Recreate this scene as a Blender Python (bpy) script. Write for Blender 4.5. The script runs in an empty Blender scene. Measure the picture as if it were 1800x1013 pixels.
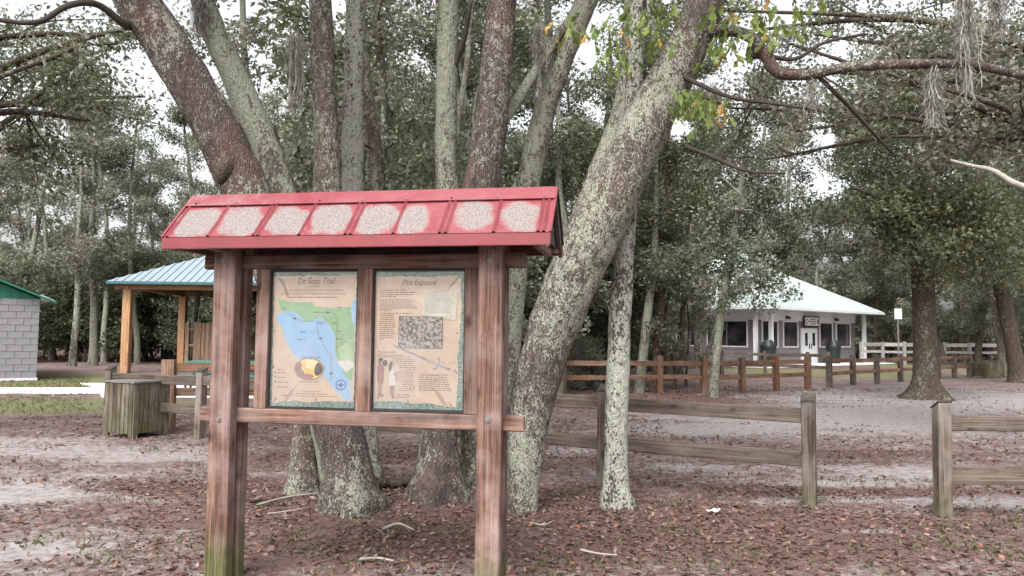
import bpy, bmesh, math, random
import numpy as np
from mathutils import Vector, Matrix, noise as mnoise

# ------------------------------------------------------------------ camera, sky, sun, exposure
scene = bpy.context.scene
C = scene.collection
PITCH, ROLL, FPX, EYE = math.radians(3.54), math.radians(0.6), 1350.0, 1.5
cam_d = bpy.data.cameras.new('camera'); cam = bpy.data.objects.new('camera', cam_d); C.objects.link(cam)
RC = (Matrix.Rotation(math.pi/2 + PITCH, 3, 'X') @ Matrix.Rotation(ROLL, 3, 'Z'))
cam.matrix_world = Matrix.Translation((0, 0, EYE)) @ RC.to_4x4()
cam_d.sensor_width = 36; cam_d.lens = 36*FPX/1800; cam_d.clip_end = 3000; cam_d.clip_start = 0.05
scene.camera = cam

SUN_EL, SUN_AZ = math.radians(52), math.radians(200)      # azimuth clockwise from +Y (north)
w = bpy.data.worlds.new('World'); scene.world = w; w.use_nodes = True
wn = w.node_tree; bg = wn.nodes['Background']
sky = wn.nodes.new('ShaderNodeTexSky'); sky.sky_type = 'NISHITA'; sky.sun_disc = False
sky.sun_elevation = SUN_EL; sky.sun_rotation = SUN_AZ
sky.air_density = 1.0; sky.dust_density = 6.0; sky.ozone_density = 1.0
hs = wn.nodes.new('ShaderNodeHueSaturation'); hs.inputs['Saturation'].default_value = 0.16
wn.links.new(sky.outputs[0], hs.inputs['Color']); wn.links.new(hs.outputs[0], bg.inputs[0])
bg.inputs[1].default_value = 0.15
sd = bpy.data.lights.new('sun', 'SUN'); sd.energy = 0.6; sd.angle = math.radians(25); sd.color = (1, .97, .93)
sun = bpy.data.objects.new('sun', sd); C.objects.link(sun)
sv = Vector((math.sin(SUN_AZ)*math.cos(SUN_EL), math.cos(SUN_AZ)*math.cos(SUN_EL), math.sin(SUN_EL)))
sun.rotation_euler = sv.to_track_quat('Z', 'Y').to_euler(); sun.location = (0, -5, 20)
vs = scene.view_settings
vs.view_transform = 'Standard'; vs.look = 'None'; vs.gamma = 1; vs.use_curve_mapping = False
vs.exposure = 1.42

scene.cycles.max_bounces = 6; scene.cycles.diffuse_bounces = 3; scene.cycles.transmission_bounces = 4; scene.cycles.transparent_max_bounces = 6
# ------------------------------------------------------------------ pixels to directions
CAMP = Vector((0, 0, EYE))
def ray(px, py): return RC @ Vector(((px-900)/FPX, -(py-506.5)/FPX, -1))
def G(px, py, z=0.0):
    r = ray(px, py); return CAMP + r*((z-EYE)/r.z)
def A(px, py, Y):
    r = ray(px, py); return CAMP + r*(Y/r.y)
def HP(px, py, P0, n):
    r = ray(px, py); return CAMP + r*((Vector(P0)-CAMP).dot(n)/r.dot(n))
def PROJ(p):
    v = RC.transposed() @ (Vector(p)-CAMP); return (900+FPX*v.x/-v.z, 506.5-FPX*v.y/-v.z)

rng = np.random.default_rng(7)
R = random.Random(11)

# ------------------------------------------------------------------ object helpers
def tag(o, label=None, cat=None, group=None, kind=None):
    if label: o['label'] = label
    if cat: o['category'] = cat
    if group: o['group'] = group
    if kind: o['kind'] = kind
    return o
def thing(name, label, cat, loc=(0, 0, 0), rotz=0, group=None):
    o = bpy.data.objects.new(name, None); C.objects.link(o); o.empty_display_size = .2
    o.location = loc; o.rotation_euler = (0, 0, rotz)
    return tag(o, label, cat, group)
def ob(name, me, mat=None, parent=None, loc=(0, 0, 0), rot=(0, 0, 0), scale=(1, 1, 1)):
    o = bpy.data.objects.new(name, me); C.objects.link(o)
    o.location = loc; o.rotation_euler = rot; o.scale = scale
    if mat is not None:
        if not me.materials: me.materials.append(mat)
        elif me.materials[0] is not mat:
            o.material_slots[0].link = 'OBJECT'; o.material_slots[0].material = mat
    if parent is not None: o.parent = parent
    return o
def pymesh(name, vs_, fs, smooth=False):
    me = bpy.data.meshes.new(name); me.from_pydata([tuple(v) for v in vs_], [], fs); me.update()
    if smooth: me.shade_smooth()
    return me
_boxc = {}
def box_mesh(sx, sy, sz, bev=0.004):
    key = (round(sx, 4), round(sy, 4), round(sz, 4), bev)
    if key in _boxc: return _boxc[key]
    bm = bmesh.new(); bmesh.ops.create_cube(bm, size=1)
    for v in bm.verts: v.co = Vector((v.co.x*sx, v.co.y*sy, v.co.z*sz))
    if bev: bmesh.ops.bevel(bm, geom=list(bm.edges), offset=bev, segments=1, affect='EDGES')
    me = bpy.data.meshes.new('box'); bm.to_mesh(me); bm.free(); _boxc[key] = me
    return me
def box(name, c, s, mat, parent, bev=0.004, rot=(0, 0, 0)):
    return ob(name, box_mesh(*s, bev), mat, parent, c, rot)
class MB:
    def __init__(s): s.v = []; s.f = []
    def box(s, c, d, M=None):
        n = len(s.v); c = Vector(c)
        for z in (-.5, .5):
            for y in (-.5, .5):
                for x in (-.5, .5):
                    p = Vector((x*d[0], y*d[1], z*d[2]))
                    if M is not None: p = M @ p
                    s.v.append(c+p)
        for f in ((0, 2, 3, 1), (4, 5, 7, 6), (0, 1, 5, 4), (2, 6, 7, 3), (0, 4, 6, 2), (1, 3, 7, 5)): s.f.append([n+i for i in f])
        return s
    def poly(s, pts):
        n = len(s.v); s.v += [Vector(p) for p in pts]; s.f.append(list(range(n, n+len(pts)))); return s
    def bar(s, a, b, wx, wz):
        a = Vector(a); b = Vector(b); d = (b-a); L = d.length
        q = d.to_track_quat('X', 'Z').to_matrix()
        return s.box((a+b)/2, (L, wx, wz), q)
    def mesh(s, name='m', smooth=False): return pymesh(name, s.v, s.f, smooth)
def cyl_mesh(r, h, n=16, r2=None, bev=0):
    bm = bmesh.new(); bmesh.ops.create_cone(bm, cap_ends=True, segments=n, radius1=r, radius2=r if r2 is None else r2, depth=h)
    if bev: bmesh.ops.bevel(bm, geom=[e for e in bm.edges if len(e.link_faces) == 2 and any(len(f.verts) > 4 for f in e.link_faces)], offset=bev, segments=2, affect='EDGES')
    me = bpy.data.meshes.new('cyl'); bm.to_mesh(me); bm.free(); return me

def crom(P, k):
    """catmull-rom through rows of P (numpy), k steps per span"""
    P = np.asarray(P, float); out = []
    Q = np.vstack([2*P[0]-P[1], P, 2*P[-1]-P[-2]])
    for i in range(1, len(Q)-2):
        p0, p1, p2, p3 = Q[i-1], Q[i], Q[i+1], Q[i+2]
        for t in np.arange(k)/k:
            out.append(.5*((2*p1)+(-p0+p2)*t+(2*p0-5*p1+4*p2-p3)*t*t+(-p0+3*p1-3*p2+p3)*t**3))
    out.append(P[-1]); return np.array(out)
def tube_vf(P, rad, n=12, amp=0.0, freq=6.0, flare=0.0, fl_h=.16, lobes=5, seed=0, cap=True):
    """tapered tube along P with bumpy skin; returns verts (m,3), faces"""
    P = np.asarray(P, float); rad = np.asarray(rad, float); m = len(P)
    T = np.gradient(P, axis=0); T /= np.linalg.norm(T, axis=1)[:, None]+1e-9
    u = np.cross(T[0], [0.0, 1.0, 0.1]); u /= np.linalg.norm(u)
    th = np.arange(n)/n*2*math.pi; V = []
    for i in range(m):
        u = u - T[i]*u.dot(T[i]); u /= np.linalg.norm(u); v = np.cross(T[i], u)
        ring = np.cos(th)[:, None]*u + np.sin(th)[:, None]*v
        r = np.full(n, rad[i])
        if flare:
            h = max(0, P[i][2]-P[0][2]-0.12); e = math.exp(-h/fl_h)
            wl = np.cos(lobes*th+seed)*.5+np.cos((lobes-2)*th+seed*2.3)*.5
            r = r*(1+flare*e*(.55+.6*wl))
        if amp:
            for j in range(n):
                q = P[i]+ring[j]*r[j]
                r[j] *= 1+amp*(mnoise.noise((q[0]*freq+seed, q[1]*freq, q[2]*freq*.45))+.5*mnoise.noise((q[0]*freq*3+seed, q[1]*freq*3, q[2]*freq*1.2)))
        V.append(P[i]+ring*r[:, None])
    V = np.vstack(V); F = []
    for i in range(m-1):
        for j in range(n):
            a = i*n+j; b = i*n+(j+1) % n; F.append((a, b, b+n, a+n))
    if cap: F.append(tuple(range((m-1)*n, m*n)))
    return V, F
def merge_vf(lst):
    V = []; F = []; o = 0
    for v, f in lst:
        V.append(v); F += [tuple(i+o for i in q) for q in f]; o += len(v)
    return np.vstack(V), F
def tube_mesh(lst, off=(0, 0, 0)):
    V, F = merge_vf(lst); V = V-np.asarray(off); me = pymesh('tube', V.tolist(), F, True); return me

def quad_mesh(V, n, tint=None, name='leaves', k=4):
    """V (n*k,3) -> n faces of k verts"""
    me = bpy.data.meshes.new(name)
    me.vertices.add(n*k); me.vertices.foreach_set('co', np.ascontiguousarray(V, np.float32).ravel())
    me.loops.add(n*k); me.loops.foreach_set('vertex_index', np.arange(n*k, dtype=np.int32))
    me.polygons.add(n); me.polygons.foreach_set('loop_start', np.arange(0, n*k, k, dtype=np.int32))
    try: me.polygons.foreach_set('loop_total', np.full(n, k, np.int32))
    except Exception: pass
    if tint is not None:
        at = me.attributes.new('tint', 'FLOAT', 'FACE'); at.data.foreach_set('value', np.asarray(tint, np.float32))
    me.update(calc_edges=True); me.validate(); return me
def unit(a): return a/(np.linalg.norm(a, axis=-1, keepdims=True)+1e-9)
def leaf_quads(cen, L, W, flat=0.0, droop=0.0, fold=.12, r=None):
    r = r or rng; n = len(cen)
    a = r.normal(size=(n, 3)); a[:, 2] = a[:, 2]*(1-flat)-droop; a = unit(a)
    b = r.normal(size=(n, 3)); b[:, 2] *= (1-flat); b = unit(b-a*np.sum(a*b, 1)[:, None]); nn = np.cross(a, b)
    s = r.uniform(.65, 1.35, (n, 1)); l = L*s; ww = W*s
    V = np.stack([cen-a*l*.5, cen+b*ww*.5+nn*fold*l-a*l*.05, cen+a*l*.5, cen-b*ww*.5+nn*fold*l-a*l*.05], 1)
    return V.reshape(-1, 3)

# ------------------------------------------------------------------ materials
def newmat(name):
    m = bpy.data.materials.new(name); m.use_nodes = True; nt = m.node_tree
    for x in list(nt.nodes): nt.nodes.remove(x)
    out = nt.nodes.new('ShaderNodeOutputMaterial')
    return m, nt, out
class N:
    def __init__(s, nt): s.nt = nt
    def n(s, typ, **kw):
        x = s.nt.nodes.new('ShaderNode'+typ)
        for k, v in kw.items():
            if k in x.inputs.keys(): s.set(x.inputs[k], v)
            else: setattr(x, k, v)
        return x
    def set(s, sock, v):
        if hasattr(v, 'is_output'): s.nt.links.new(v, sock)
        elif isinstance(v, (tuple, list)) and len(v) == 3 and sock.type == 'RGBA': sock.default_value = (*v, 1)
        else: sock.default_value = v
    def math(s, op, a, b=0.0, c=None, clamp=False):
        x = s.nt.nodes.new('ShaderNodeMath'); x.operation = op; x.use_clamp = clamp
        s.set(x.inputs[0], a); s.set(x.inputs[1], b)
        if c is not None: s.set(x.inputs[2], c)
        return x.outputs[0]
    def mix(s, f, a, b, mode='MIX'):
        x = s.nt.nodes.new('ShaderNodeMix'); x.data_type = 'RGBA'; x.blend_type = mode
        s.set(x.inputs[0], f); s.set(x.inputs[6], a); s.set(x.inputs[7], b); return x.outputs[2]
    def ramp(s, f, stops, interp='LINEAR'):
        x = s.nt.nodes.new('ShaderNodeValToRGB'); s.set(x.inputs[0], f); cr = x.color_ramp; cr.interpolation = interp
        while len(cr.elements) > 1: cr.elements.remove(cr.elements[-1])
        for i, (p, c) in enumerate(stops):
            e = cr.elements[0] if i == 0 else cr.elements.new(p)
            e.position = p; e.color = (*c, 1) if len(c) == 3 else c
        return x.outputs[0]
    def step(s, f, a, b): return s.ramp(f, [(a, (0, 0, 0)), (b, (1, 1, 1))])
    def obj(s): return s.n('TexCoord').outputs['Object']
    def mapping(s, vec, scale=(1, 1, 1), loc=(0, 0, 0)):
        x = s.n('Mapping'); s.set(x.inputs['Vector'], vec); x.inputs['Scale'].default_value = scale
        s.set(x.inputs['Location'], loc); return x.outputs[0]
    def noise(s, vec, scale, detail=4, rough=.55, dist=0):
        x = s.n('TexNoise', Scale=scale, Detail=detail, Roughness=rough, Distortion=dist); s.set(x.inputs['Vector'], vec); return x.outputs['Fac']
    def voro(s, vec, scale, feature='F1'):
        x = s.n('TexVoronoi', Scale=scale); x.feature = feature; s.set(x.inputs['Vector'], vec); return x
    def bump(s, h, st=.3, d=.01):
        x = s.n('Bump', Strength=st, Distance=d); s.set(x.inputs['Height'], h); return x.outputs[0]
    def bsdf(s, col, rough=.8, spec=.3, metal=0.0, normal=None):
        x = s.n('BsdfPrincipled'); s.set(x.inputs['Base Color'], col); s.set(x.inputs['Roughness'], rough)
        s.set(x.inputs['Specular IOR Level'], spec); s.set(x.inputs['Metallic'], metal)
        if normal is not None: s.set(x.inputs['Normal'], normal)
        return x
    def rand_vec(s, mul=50):
        oi = s.n('ObjectInfo').outputs['Random']
        cx = s.n('CombineXYZ'); s.set(cx.inputs[0], s.math('MULTIPLY', oi, mul)); s.set(cx.inputs[1], s.math('MULTIPLY', oi, mul*.7)); s.set(cx.inputs[2], s.math('MULTIPLY', oi, mul*1.3)); return cx.outputs[0]

def m_wood(name, axis, dark, mid, lite, grey=(.3, .27, .25), greyamt=.3, moss=0.0, mossh=.35, scale=1.0, contrast=1.0):
    m, nt, out = newmat(name); g = N(nt); o = g.obj()
    off = g.n('VectorMath', operation='ADD'); g.set(off.inputs[0], o); g.set(off.inputs[1], g.rand_vec()); v = off.outputs[0]
    sc = [34*scale]*3; sc[axis] = .9*scale
    v1 = g.mapping(v, tuple(sc)); n1 = g.noise(v1, 1.0, 5, .6, 1.2)
    sc2 = [95*scale]*3; sc2[axis] = 2.2*scale
    n2 = g.noise(g.mapping(v, tuple(sc2)), 1.0, 3, .6, .3)
    col = g.ramp(n1, [(.34, dark), (.5, mid), (.62, lite)])
    col = g.mix(g.math('MULTIPLY', g.step(n2, .46, .38), .7*contrast), col, tuple(c*.8 for c in dark))
    sk = [7]*3; sk[axis] = 3.2
    kn = g.voro(g.mapping(v, tuple(sk)), 1.0).outputs['Distance']
    col = g.mix(g.math('MULTIPLY', g.step(kn, .2, .1), .8), col, tuple(c*.35 for c in dark))
    n3 = g.noise(v, 3.0, 4, .6)
    col = g.mix(g.math('MULTIPLY', g.step(n3, .42, .66), greyamt), col, grey)
    ri = g.n('ObjectInfo').outputs['Random']
    hsv = g.n('HueSaturation'); g.set(hsv.inputs['Color'], col); g.set(hsv.inputs['Value'], g.math('MULTIPLY_ADD', ri, .4, .8)); col = hsv.outputs[0]
    if moss:
        z = g.n('SeparateXYZ'); g.set(z.inputs[0], g.n('NewGeometry').outputs['Position']); z = z.outputs[2]
        mz = g.math('ADD', g.math('DIVIDE', z, mossh), g.math('MULTIPLY', g.math('SUBTRACT', g.noise(v, 6, 5, .7), .5), 1.3))
        mm = g.step(mz, .95, .35)
        col = g.mix(g.math('MULTIPLY', mm, moss), col, g.ramp(n2, [(.3, (.03, .035, .015)), (.6, (.10, .11, .035)), (.75, (.16, .16, .06))]))
    nb = g.bump(g.math('ADD', n1, g.math('MULTIPLY', n2, .7)), .5, .004)
    b = g.bsdf(col, .78, .25, 0, nb); nt.links.new(b.outputs[0], out.inputs[0]); return m
def m_plain(name, col, rough=.6, spec=.4, metal=0.0, var=.15, nscale=4.0, bumpst=.08):
    m, nt, out = newmat(name); g = N(nt); o = g.obj()
    n1 = g.noise(o, nscale, 6, .65); n2 = g.noise(o, nscale*9, 3, .6)
    c = g.mix(g.step(n1, .35, .7), tuple(x*(1-var) for x in col), tuple(min(1, x*(1+var)) for x in col))
    c = g.mix(g.math('MULTIPLY', g.step(n2, .55, .72), var*.9), c, tuple(x*.55 for x in col))
    b = g.bsdf(c, g.math('MULTIPLY_ADD', n1, .3, max(.05, rough-.15)), spec, metal, g.bump(n2, bumpst, .003))
    nt.links.new(b.outputs[0], out.inputs[0]); return m
def m_bark(name, dark, mid, lich, amount=.5, fine=26, big=2.2, red=0.0, ring=0.0):
    m, nt, out = newmat(name); g = N(nt); o = g.obj()
    off = g.n('VectorMath', operation='ADD'); g.set(off.inputs[0], o); g.set(off.inputs[1], g.rand_vec()); v = off.outputs[0]
    wv = g.n('VectorMath', operation='ADD'); nz_ = g.n('TexNoise', Scale=9.0, Detail=3.0); g.set(nz_.inputs['Vector'], v)
    sb_ = g.n('VectorMath', operation='SCALE'); g.set(sb_.inputs[0], nz_.outputs['Color']); sb_.inputs['Scale'].default_value = .09
    g.set(wv.inputs[0], v); g.set(wv.inputs[1], sb_.outputs[0])
    vb = g.mapping(wv.outputs[0], (30, 30, 6.5)); ridg = g.voro(vb, 1.5, 'DISTANCE_TO_EDGE').outputs['Distance']
    n1 = g.noise(g.mapping(v, (20, 20, 6)), 1.0, 6, .7, .6)
    col = g.ramp(n1, [(.3, dark), (.55, mid), (.75, tuple(min(1, c*1.6) for c in mid))])
    col = g.mix(g.math('MULTIPLY', g.step(ridg, .16, .02), .6), col, tuple(c*.5 for c in dark))
    if red:
        col = g.mix(g.math('MULTIPLY', g.step(g.noise(v, 1.7, 3, .5), .5, .62), red), col, (.13, .065, .045))
    f = g.noise(g.mapping(v, (1, 1, .7)), fine*2.1, 2, .55, .2); f2 = g.noise(g.mapping(v, (1, 1, .6)), fine*.6, 3, .55, .3); bg_ = g.noise(g.mapping(v, (1, 1, .45)), big, 2, .5)
    s = g.math('ADD', g.math('ADD', g.math('MULTIPLY', f, .75), g.math('MULTIPLY', f2, .6)), g.math('MULTIPLY', bg_, .65))
    s = g.math('MULTIPLY', s, .5); t = .5+.31*(.5-amount)
    mask = g.math('MULTIPLY', g.step(s, t-.018, t+.03), .9)
    lc = g.ramp(g.noise(v, fine*1.7, 4, .7), [(.3, tuple(c*.5 for c in lich)), (.5, lich), (.72, tuple(min(1, c*1.35) for c in lich))])
    lc = g.mix(g.step(g.noise(v, 3.1, 3), .52, .64), lc, tuple(c*k for c, k in zip(lich, (1.05, .98, 1.08))))
    col = g.mix(mask, col, lc)
    h = g.math('ADD', g.math('MULTIPLY', g.math('MINIMUM', ridg, .25), 2.2), g.math('ADD', n1, g.math('MULTIPLY', mask, .35)))
    b = g.bsdf(col, .92, .15, 0, g.bump(h, .8, .015)); nt.links.new(b.outputs[0], out.inputs[0]); return m
def m_leaf(name, stops, trans=.3, hue=.03, val=.35):
    m, nt, out = newmat(name); g = N(nt)
    at = g.n('Attribute', attribute_name='tint').outputs['Fac']
    col = g.ramp(at, stops)
    ri = g.n('ObjectInfo').outputs['Random']
    h = g.n('HueSaturation'); g.set(h.inputs['Color'], col); g.set(h.inputs['Hue'], g.math('MULTIPLY_ADD', ri, hue, .5-hue/2)); g.set(h.inputs['Value'], g.math('MULTIPLY_ADD', ri, val, 1-val/2)); col = h.outputs[0]
    b = g.bsdf(col, .55, .35)
    t = g.n('BsdfTranslucent'); g.set(t.inputs[0], g.mix(.5, col, (.2, .24, .06), 'MIX'))
    ms = g.n('MixShader'); ms.inputs[0].default_value = trans
    nt.links.new(b.outputs[0], ms.inputs[1]); nt.links.new(t.outputs[0], ms.inputs[2]); nt.links.new(ms.outputs[0], out.inputs[0]); return m
def m_glass(name):
    m, nt, out = newmat(name); g = N(nt)
    fr = g.n('Fresnel', IOR=1.45); tr = g.n('BsdfTransparent'); gl = g.n('BsdfGlossy'); gl.inputs['Roughness'].default_value = .12
    n1 = g.noise(g.obj(), 5, 3, .5)
    g.set(gl.inputs['Normal'], g.bump(n1, .25, .02))
    df = g.n('BsdfDiffuse'); df.inputs[0].default_value = (.8, .8, .82, 1)
    m0 = g.n('MixShader'); g.set(m0.inputs[0], g.math('MULTIPLY', g.step(g.noise(g.obj(), 3.2, 5, .6), .35, .8), .16)); nt.links.new(tr.outputs[0], m0.inputs[1]); nt.links.new(df.outputs[0], m0.inputs[2])  # patchy white diffuse veil mixed into the pane as whitish reflection haze
    ms = g.n('MixShader'); nt.links.new(fr.outputs[0], ms.inputs[0]); nt.links.new(m0.outputs[0], ms.inputs[1]); nt.links.new(gl.outputs[0], ms.inputs[2])
    nt.links.new(ms.outputs[0], out.inputs[0]); return m
M = {}
CED = dict(dark=(0.052, 0.029, 0.022), mid=(0.133, 0.071, 0.052), lite=(0.215, 0.126, 0.094))
for i, ax in enumerate('xyz'):
    M['cedar_'+ax] = m_wood('cedar_'+ax, i, **CED, grey=(.30, .24, .225), greyamt=.45)
M['cedar_post'] = m_wood('cedar_post', 2, **CED, grey=(.34, .26, .245), greyamt=.6, moss=.85, mossh=.33)
WEA = dict(dark=(0.043, 0.032, 0.024), mid=(0.101, 0.077, 0.060), lite=(0.158, 0.125, 0.106))
M['rail_x'] = m_wood('weathered_rail', 0, **WEA, grey=(0.172, 0.144, 0.122), greyamt=.5)
M['rail_z'] = m_wood('weathered_post', 2, **WEA, grey=(0.234, 0.211, 0.185), greyamt=.65, moss=.3, mossh=.25)
RED = dict(dark=(.07, .035, .022), mid=(.16, .08, .048), lite=(.25, .135, .08))
M['brown_x'] = m_wood('brown_rail', 0, **RED, greyamt=.25); M['brown_z'] = m_wood('brown_post', 2, **RED, greyamt=.2)
DK = dict(dark=(.035, .025, .02), mid=(.075, .055, .045), lite=(.12, .09, .075))
M['dark_x'] = m_wood('dark_rail', 0, **DK, greyamt=.2); M['dark_z'] = m_wood('dark_post', 2, **DK, greyamt=.25)
M['pale_x'] = m_wood('pale_rail', 0, (.17, .16, .15), (.26, .245, .235), (.34, .325, .31), greyamt=.2)
M['slat'] = m_wood('bin_slat', 2, (.035, .027, .016), (.09, .072, .043), (.18, .15, .10), grey=(.22, .205, .185), greyamt=.4, moss=.3, mossh=.45)
M['binlid'] = m_wood('bin_lid', 0, (.1, .095, .085), (.19, .18, .165), (.27, .26, .25), greyamt=.5)
M['fresh_z'] = m_wood('fresh_post', 2, (.26, .135, .065), (.40, .225, .115), (.5, .3, .17), greyamt=.1)
M['fresh_x'] = m_wood('fresh_beam', 0, (.30, .16, .07), (.44, .26, .13), (.52, .33, .18), greyamt=.1)
M['board'] = m_wood('fence_board', 2, (.15, .085, .055), (.27, .165, .105), (.38, .25, .17), greyamt=.25)
M['endgrain'] = m_plain('post_end_grain', (.075, .065, .055), .9, .1, 0, .4, 14, .4)
M['dark_recess'] = m_plain('dark_backing', (.035, .03, .03), .8, .2, 0, .2, 5)
M['steel'] = m_plain('galvanised_bolt', (.22, .21, .2), .55, .4, .5, .15, 40)
M['glass'] = m_glass('acrylic_pane')
M['bark_dark'] = m_bark('oak_bark_dark', (0.043, 0.033, 0.029), (0.109, 0.084, 0.078), (0.245, 0.255, 0.207), 0.4, 30, 2.0, .3)
M['bark_mix'] = m_bark('oak_bark_lichen', (.05, .04, .036), (.13, .105, .093), (0.274, 0.289, 0.228), 0.5, 32, 2.2, .25)
M['bark_pale'] = m_bark('oak_bark_pale', (.06, .052, .044), (.14, .12, .10), (0.251, 0.270, 0.205), 0.6, 22, 1.6)
M['bark_white'] = m_bark('lichen_white_bark', (.04, .034, .03), (.1, .085, .078), (0.319, 0.334, 0.274), 0.64, 24, 2.6)
M['bark_back'] = m_bark('woods_bark', (.045, .04, .034), (.10, .088, .075), (0.228, 0.243, 0.190), 0.5, 9, .9)
M['bark_grey'] = m_bark('plain_brown_bark', (.045, .035, .028), (.10, .078, .06), (.2, .19, .15), .25, 12, 1.5)
M['bark_red'] = m_bark('reddish_bark', (.09, .05, .035), (.19, .11, .08), (.28, .27, .2), .3, 10, 1)
GRN = [(0, (0.038, 0.051, 0.034)), (.35, (0.085, 0.104, 0.068)), (.62, (0.162, 0.176, 0.128)), (.85, (0.273, 0.267, 0.235)), (1, (0.342, 0.314, 0.188))]
GRY = [(0, (0.055, 0.063, 0.046)), (.35, (0.133, 0.140, 0.107)), (.65, (0.234, 0.233, 0.191)), (.9, (0.366, 0.345, 0.316)), (1, (0.406, 0.359, 0.211))]
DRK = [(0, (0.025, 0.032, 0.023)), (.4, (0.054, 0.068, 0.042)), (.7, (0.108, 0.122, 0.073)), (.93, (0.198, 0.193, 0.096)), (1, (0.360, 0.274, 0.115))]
BRT = [(0, (0.062, 0.094, 0.024)), (.5, (0.163, 0.225, 0.054)), (.85, (0.250, 0.300, 0.084)), (1, (0.425, 0.250, 0.060))]
M['leaf_green'] = m_leaf('oak_leaf_green', GRN); M['leaf_grey'] = m_leaf('oak_leaf_greygreen', GRY)
M['leaf_dark'] = m_leaf('oak_leaf_dark', DRK); M['leaf_bright'] = m_leaf('fresh_oak_leaf', BRT, .4, .02, .2)
M['litter'] = m_leaf('fallen_leaf', [(0, (0.044, 0.025, 0.022)), (.3, (0.101, 0.051, 0.043)), (.55, (0.150, 0.082, 0.070)), (.75, (0.211, 0.143, 0.128)), (.9, (0.238, 0.094, 0.048)), (1, (0.317, 0.238, 0.200))], .1, 0, 0)
M['grass'] = m_leaf('grass_blade', [(0, (.06, .07, .03)), (.6, (.12, .13, .06)), (1, (.2, .18, .095))], .3, 0, 0)
M['moss'] = m_plain('spanish_moss', (.27, .265, .235), .95, .05, 0, .3, 8, 0)
M['bare'] = m_plain('bare_twig', (.34, .31, .28), .9, .1, 0, .25, 10)
M['twig'] = m_plain('dark_twig', (.06, .05, .043), .9, .1, 0, .3, 10)
M['greenmetal'] = m_plain('green_metal', (.012, .12, .075), .4, .5, 0, .12, 2)
M['white'] = m_plain('white_paint', (.6, .6, .61), .5, .4, 0, .06, 2)
M['black'] = m_plain('black_metal', (.015, .016, .018), .4, .5, 0, .2, 6)
M['concrete'] = m_plain('pale_concrete', (.62, .61, .62), .85, .2, 0, .08, 1.5)
M['mortar'] = m_plain('mortar', (.31, .30, .31), .9, .1, 0, .1, 10)

# ------------------------------------------------------------------ ground
def blobs(X, Y, lst):
    s = np.zeros_like(X)
    for (px, py, rx, ry, st) in lst:
        p = G(px, py); d = ((X-p.x)/rx)**2+((Y-p.y)/ry)**2
        s = s+st*np.exp(-d*1.1)
    return s
SAND = [(40, 860, 1.6, .8, .9), (60, 780, 2.2, .9, .45), (20, 970, .5, .35, .6), (250, 930, .9, .6, .35), (230, 800, 1.2, .5, .5), (330, 800, .8, .4, .4),
        (1500, 735, 3.6, 2.6, .95), (1230, 755, 1.5, .75, .8), (1350, 725, 2.2, 1.2, .5), (1750, 700, 3.5, 4, .8), (1480, 850, .7, .28, .8), (1700, 880, 1.3, .25, .8), (1540, 930, .36, .12, .9), (1230, 820, .7, .3, .5),
        (1600, 830, 1.0, .5, .7), (1330, 880, .5, .14, .4), (1040, 790, .7, .4, .45), (800, 760, 1.6, .7, .3), (1430, 700, 3, 2.5, .4)]
LITTER_SHADE = [(1120, 700, 2.2, 2.2, 1.1), (1600, 795, 1.2, .14, .7), (1480, 800, .5, .12, .5), (1460, 860, .9, .22, .5), (1600, 860, .7, .25, .45), (300, 855, 1.3, .35, .8), (1640, 700, 2.0, 1.0, .4), (700, 900, 2.2, .9, .7), (1200, 930, 2.2, .7, .6), (650, 800, 2, .4, .4)]  # blob under the brown oak paints its shadow into the litter mask
GRASS = [(60, 712, 4.5, 2.2, 1.0), (100, 668, 6, 4, 1.1), (1500, 657, 5, 4, 1.1), (1680, 645, 7, 6, 1.1), (1300, 650, 3, 3, .5)]
def masks(X, Y):
    sand = np.clip(.31+.85*blobs(X, Y, SAND)-blobs(X, Y, LITTER_SHADE), 0, 1)
    grass = np.clip(blobs(X, Y, GRASS), 0, 1)
    far = np.clip((Y-36)/6, 0, 1)
    return sand*(1-far), grass
def relief(x, y):
    return .012*mnoise.noise((x*.8, y*.8, 0))+.006*mnoise.noise((x*3, y*3, 5))-.014
NG = 260; kk = 6.6
t = np.linspace(-1, 1, NG); gx = 900*np.sinh(kk*t)/math.sinh(kk); gy = gx+7.0
XX, YY = np.meshgrid(gx, gy)
ZZ = np.array([[relief(XX[i, j], YY[i, j]) if abs(XX[i, j]) < 60 and abs(YY[i, j]) < 80 else -.014 for j in range(NG)] for i in range(NG)])
sm, gm = masks(XX, YY)
gv = np.stack([XX, YY, ZZ], -1).reshape(-1, 3)
idx = np.arange(NG*NG).reshape(NG, NG)
gf = np.stack([idx[:-1, :-1], idx[:-1, 1:], idx[1:, 1:], idx[1:, :-1]], -1).reshape(-1, 4)
gme = pymesh('ground', gv.tolist(), gf.tolist(), True)
for nm, arr in (('sand', sm), ('grass', gm)):
    at = gme.attributes.new(nm, 'FLOAT', 'POINT'); at.data.foreach_set('value', arr.astype(np.float32).ravel())
m, nt, out = newmat('forest_floor'); g = N(nt); o = g.obj()
sa = g.n('Attribute', attribute_name='sand').outputs['Fac']; ga = g.n('Attribute', attribute_name='grass').outputs['Fac']
nb = g.noise(g.mapping(o, (1, 1.5, 1)), .9, 6, .65, .4); nf = g.noise(o, 9, 6, .75); nff = g.noise(o, 60, 4, .7); nmid = g.noise(o, 3.2, 5, .7, .5)
s1 = g.math('ADD', sa, g.math('MULTIPLY', g.math('SUBTRACT', g.math('ADD', g.math('MULTIPLY', nb, .7), g.math('MULTIPLY', nmid, .5)), .6), 1.5))
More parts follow.
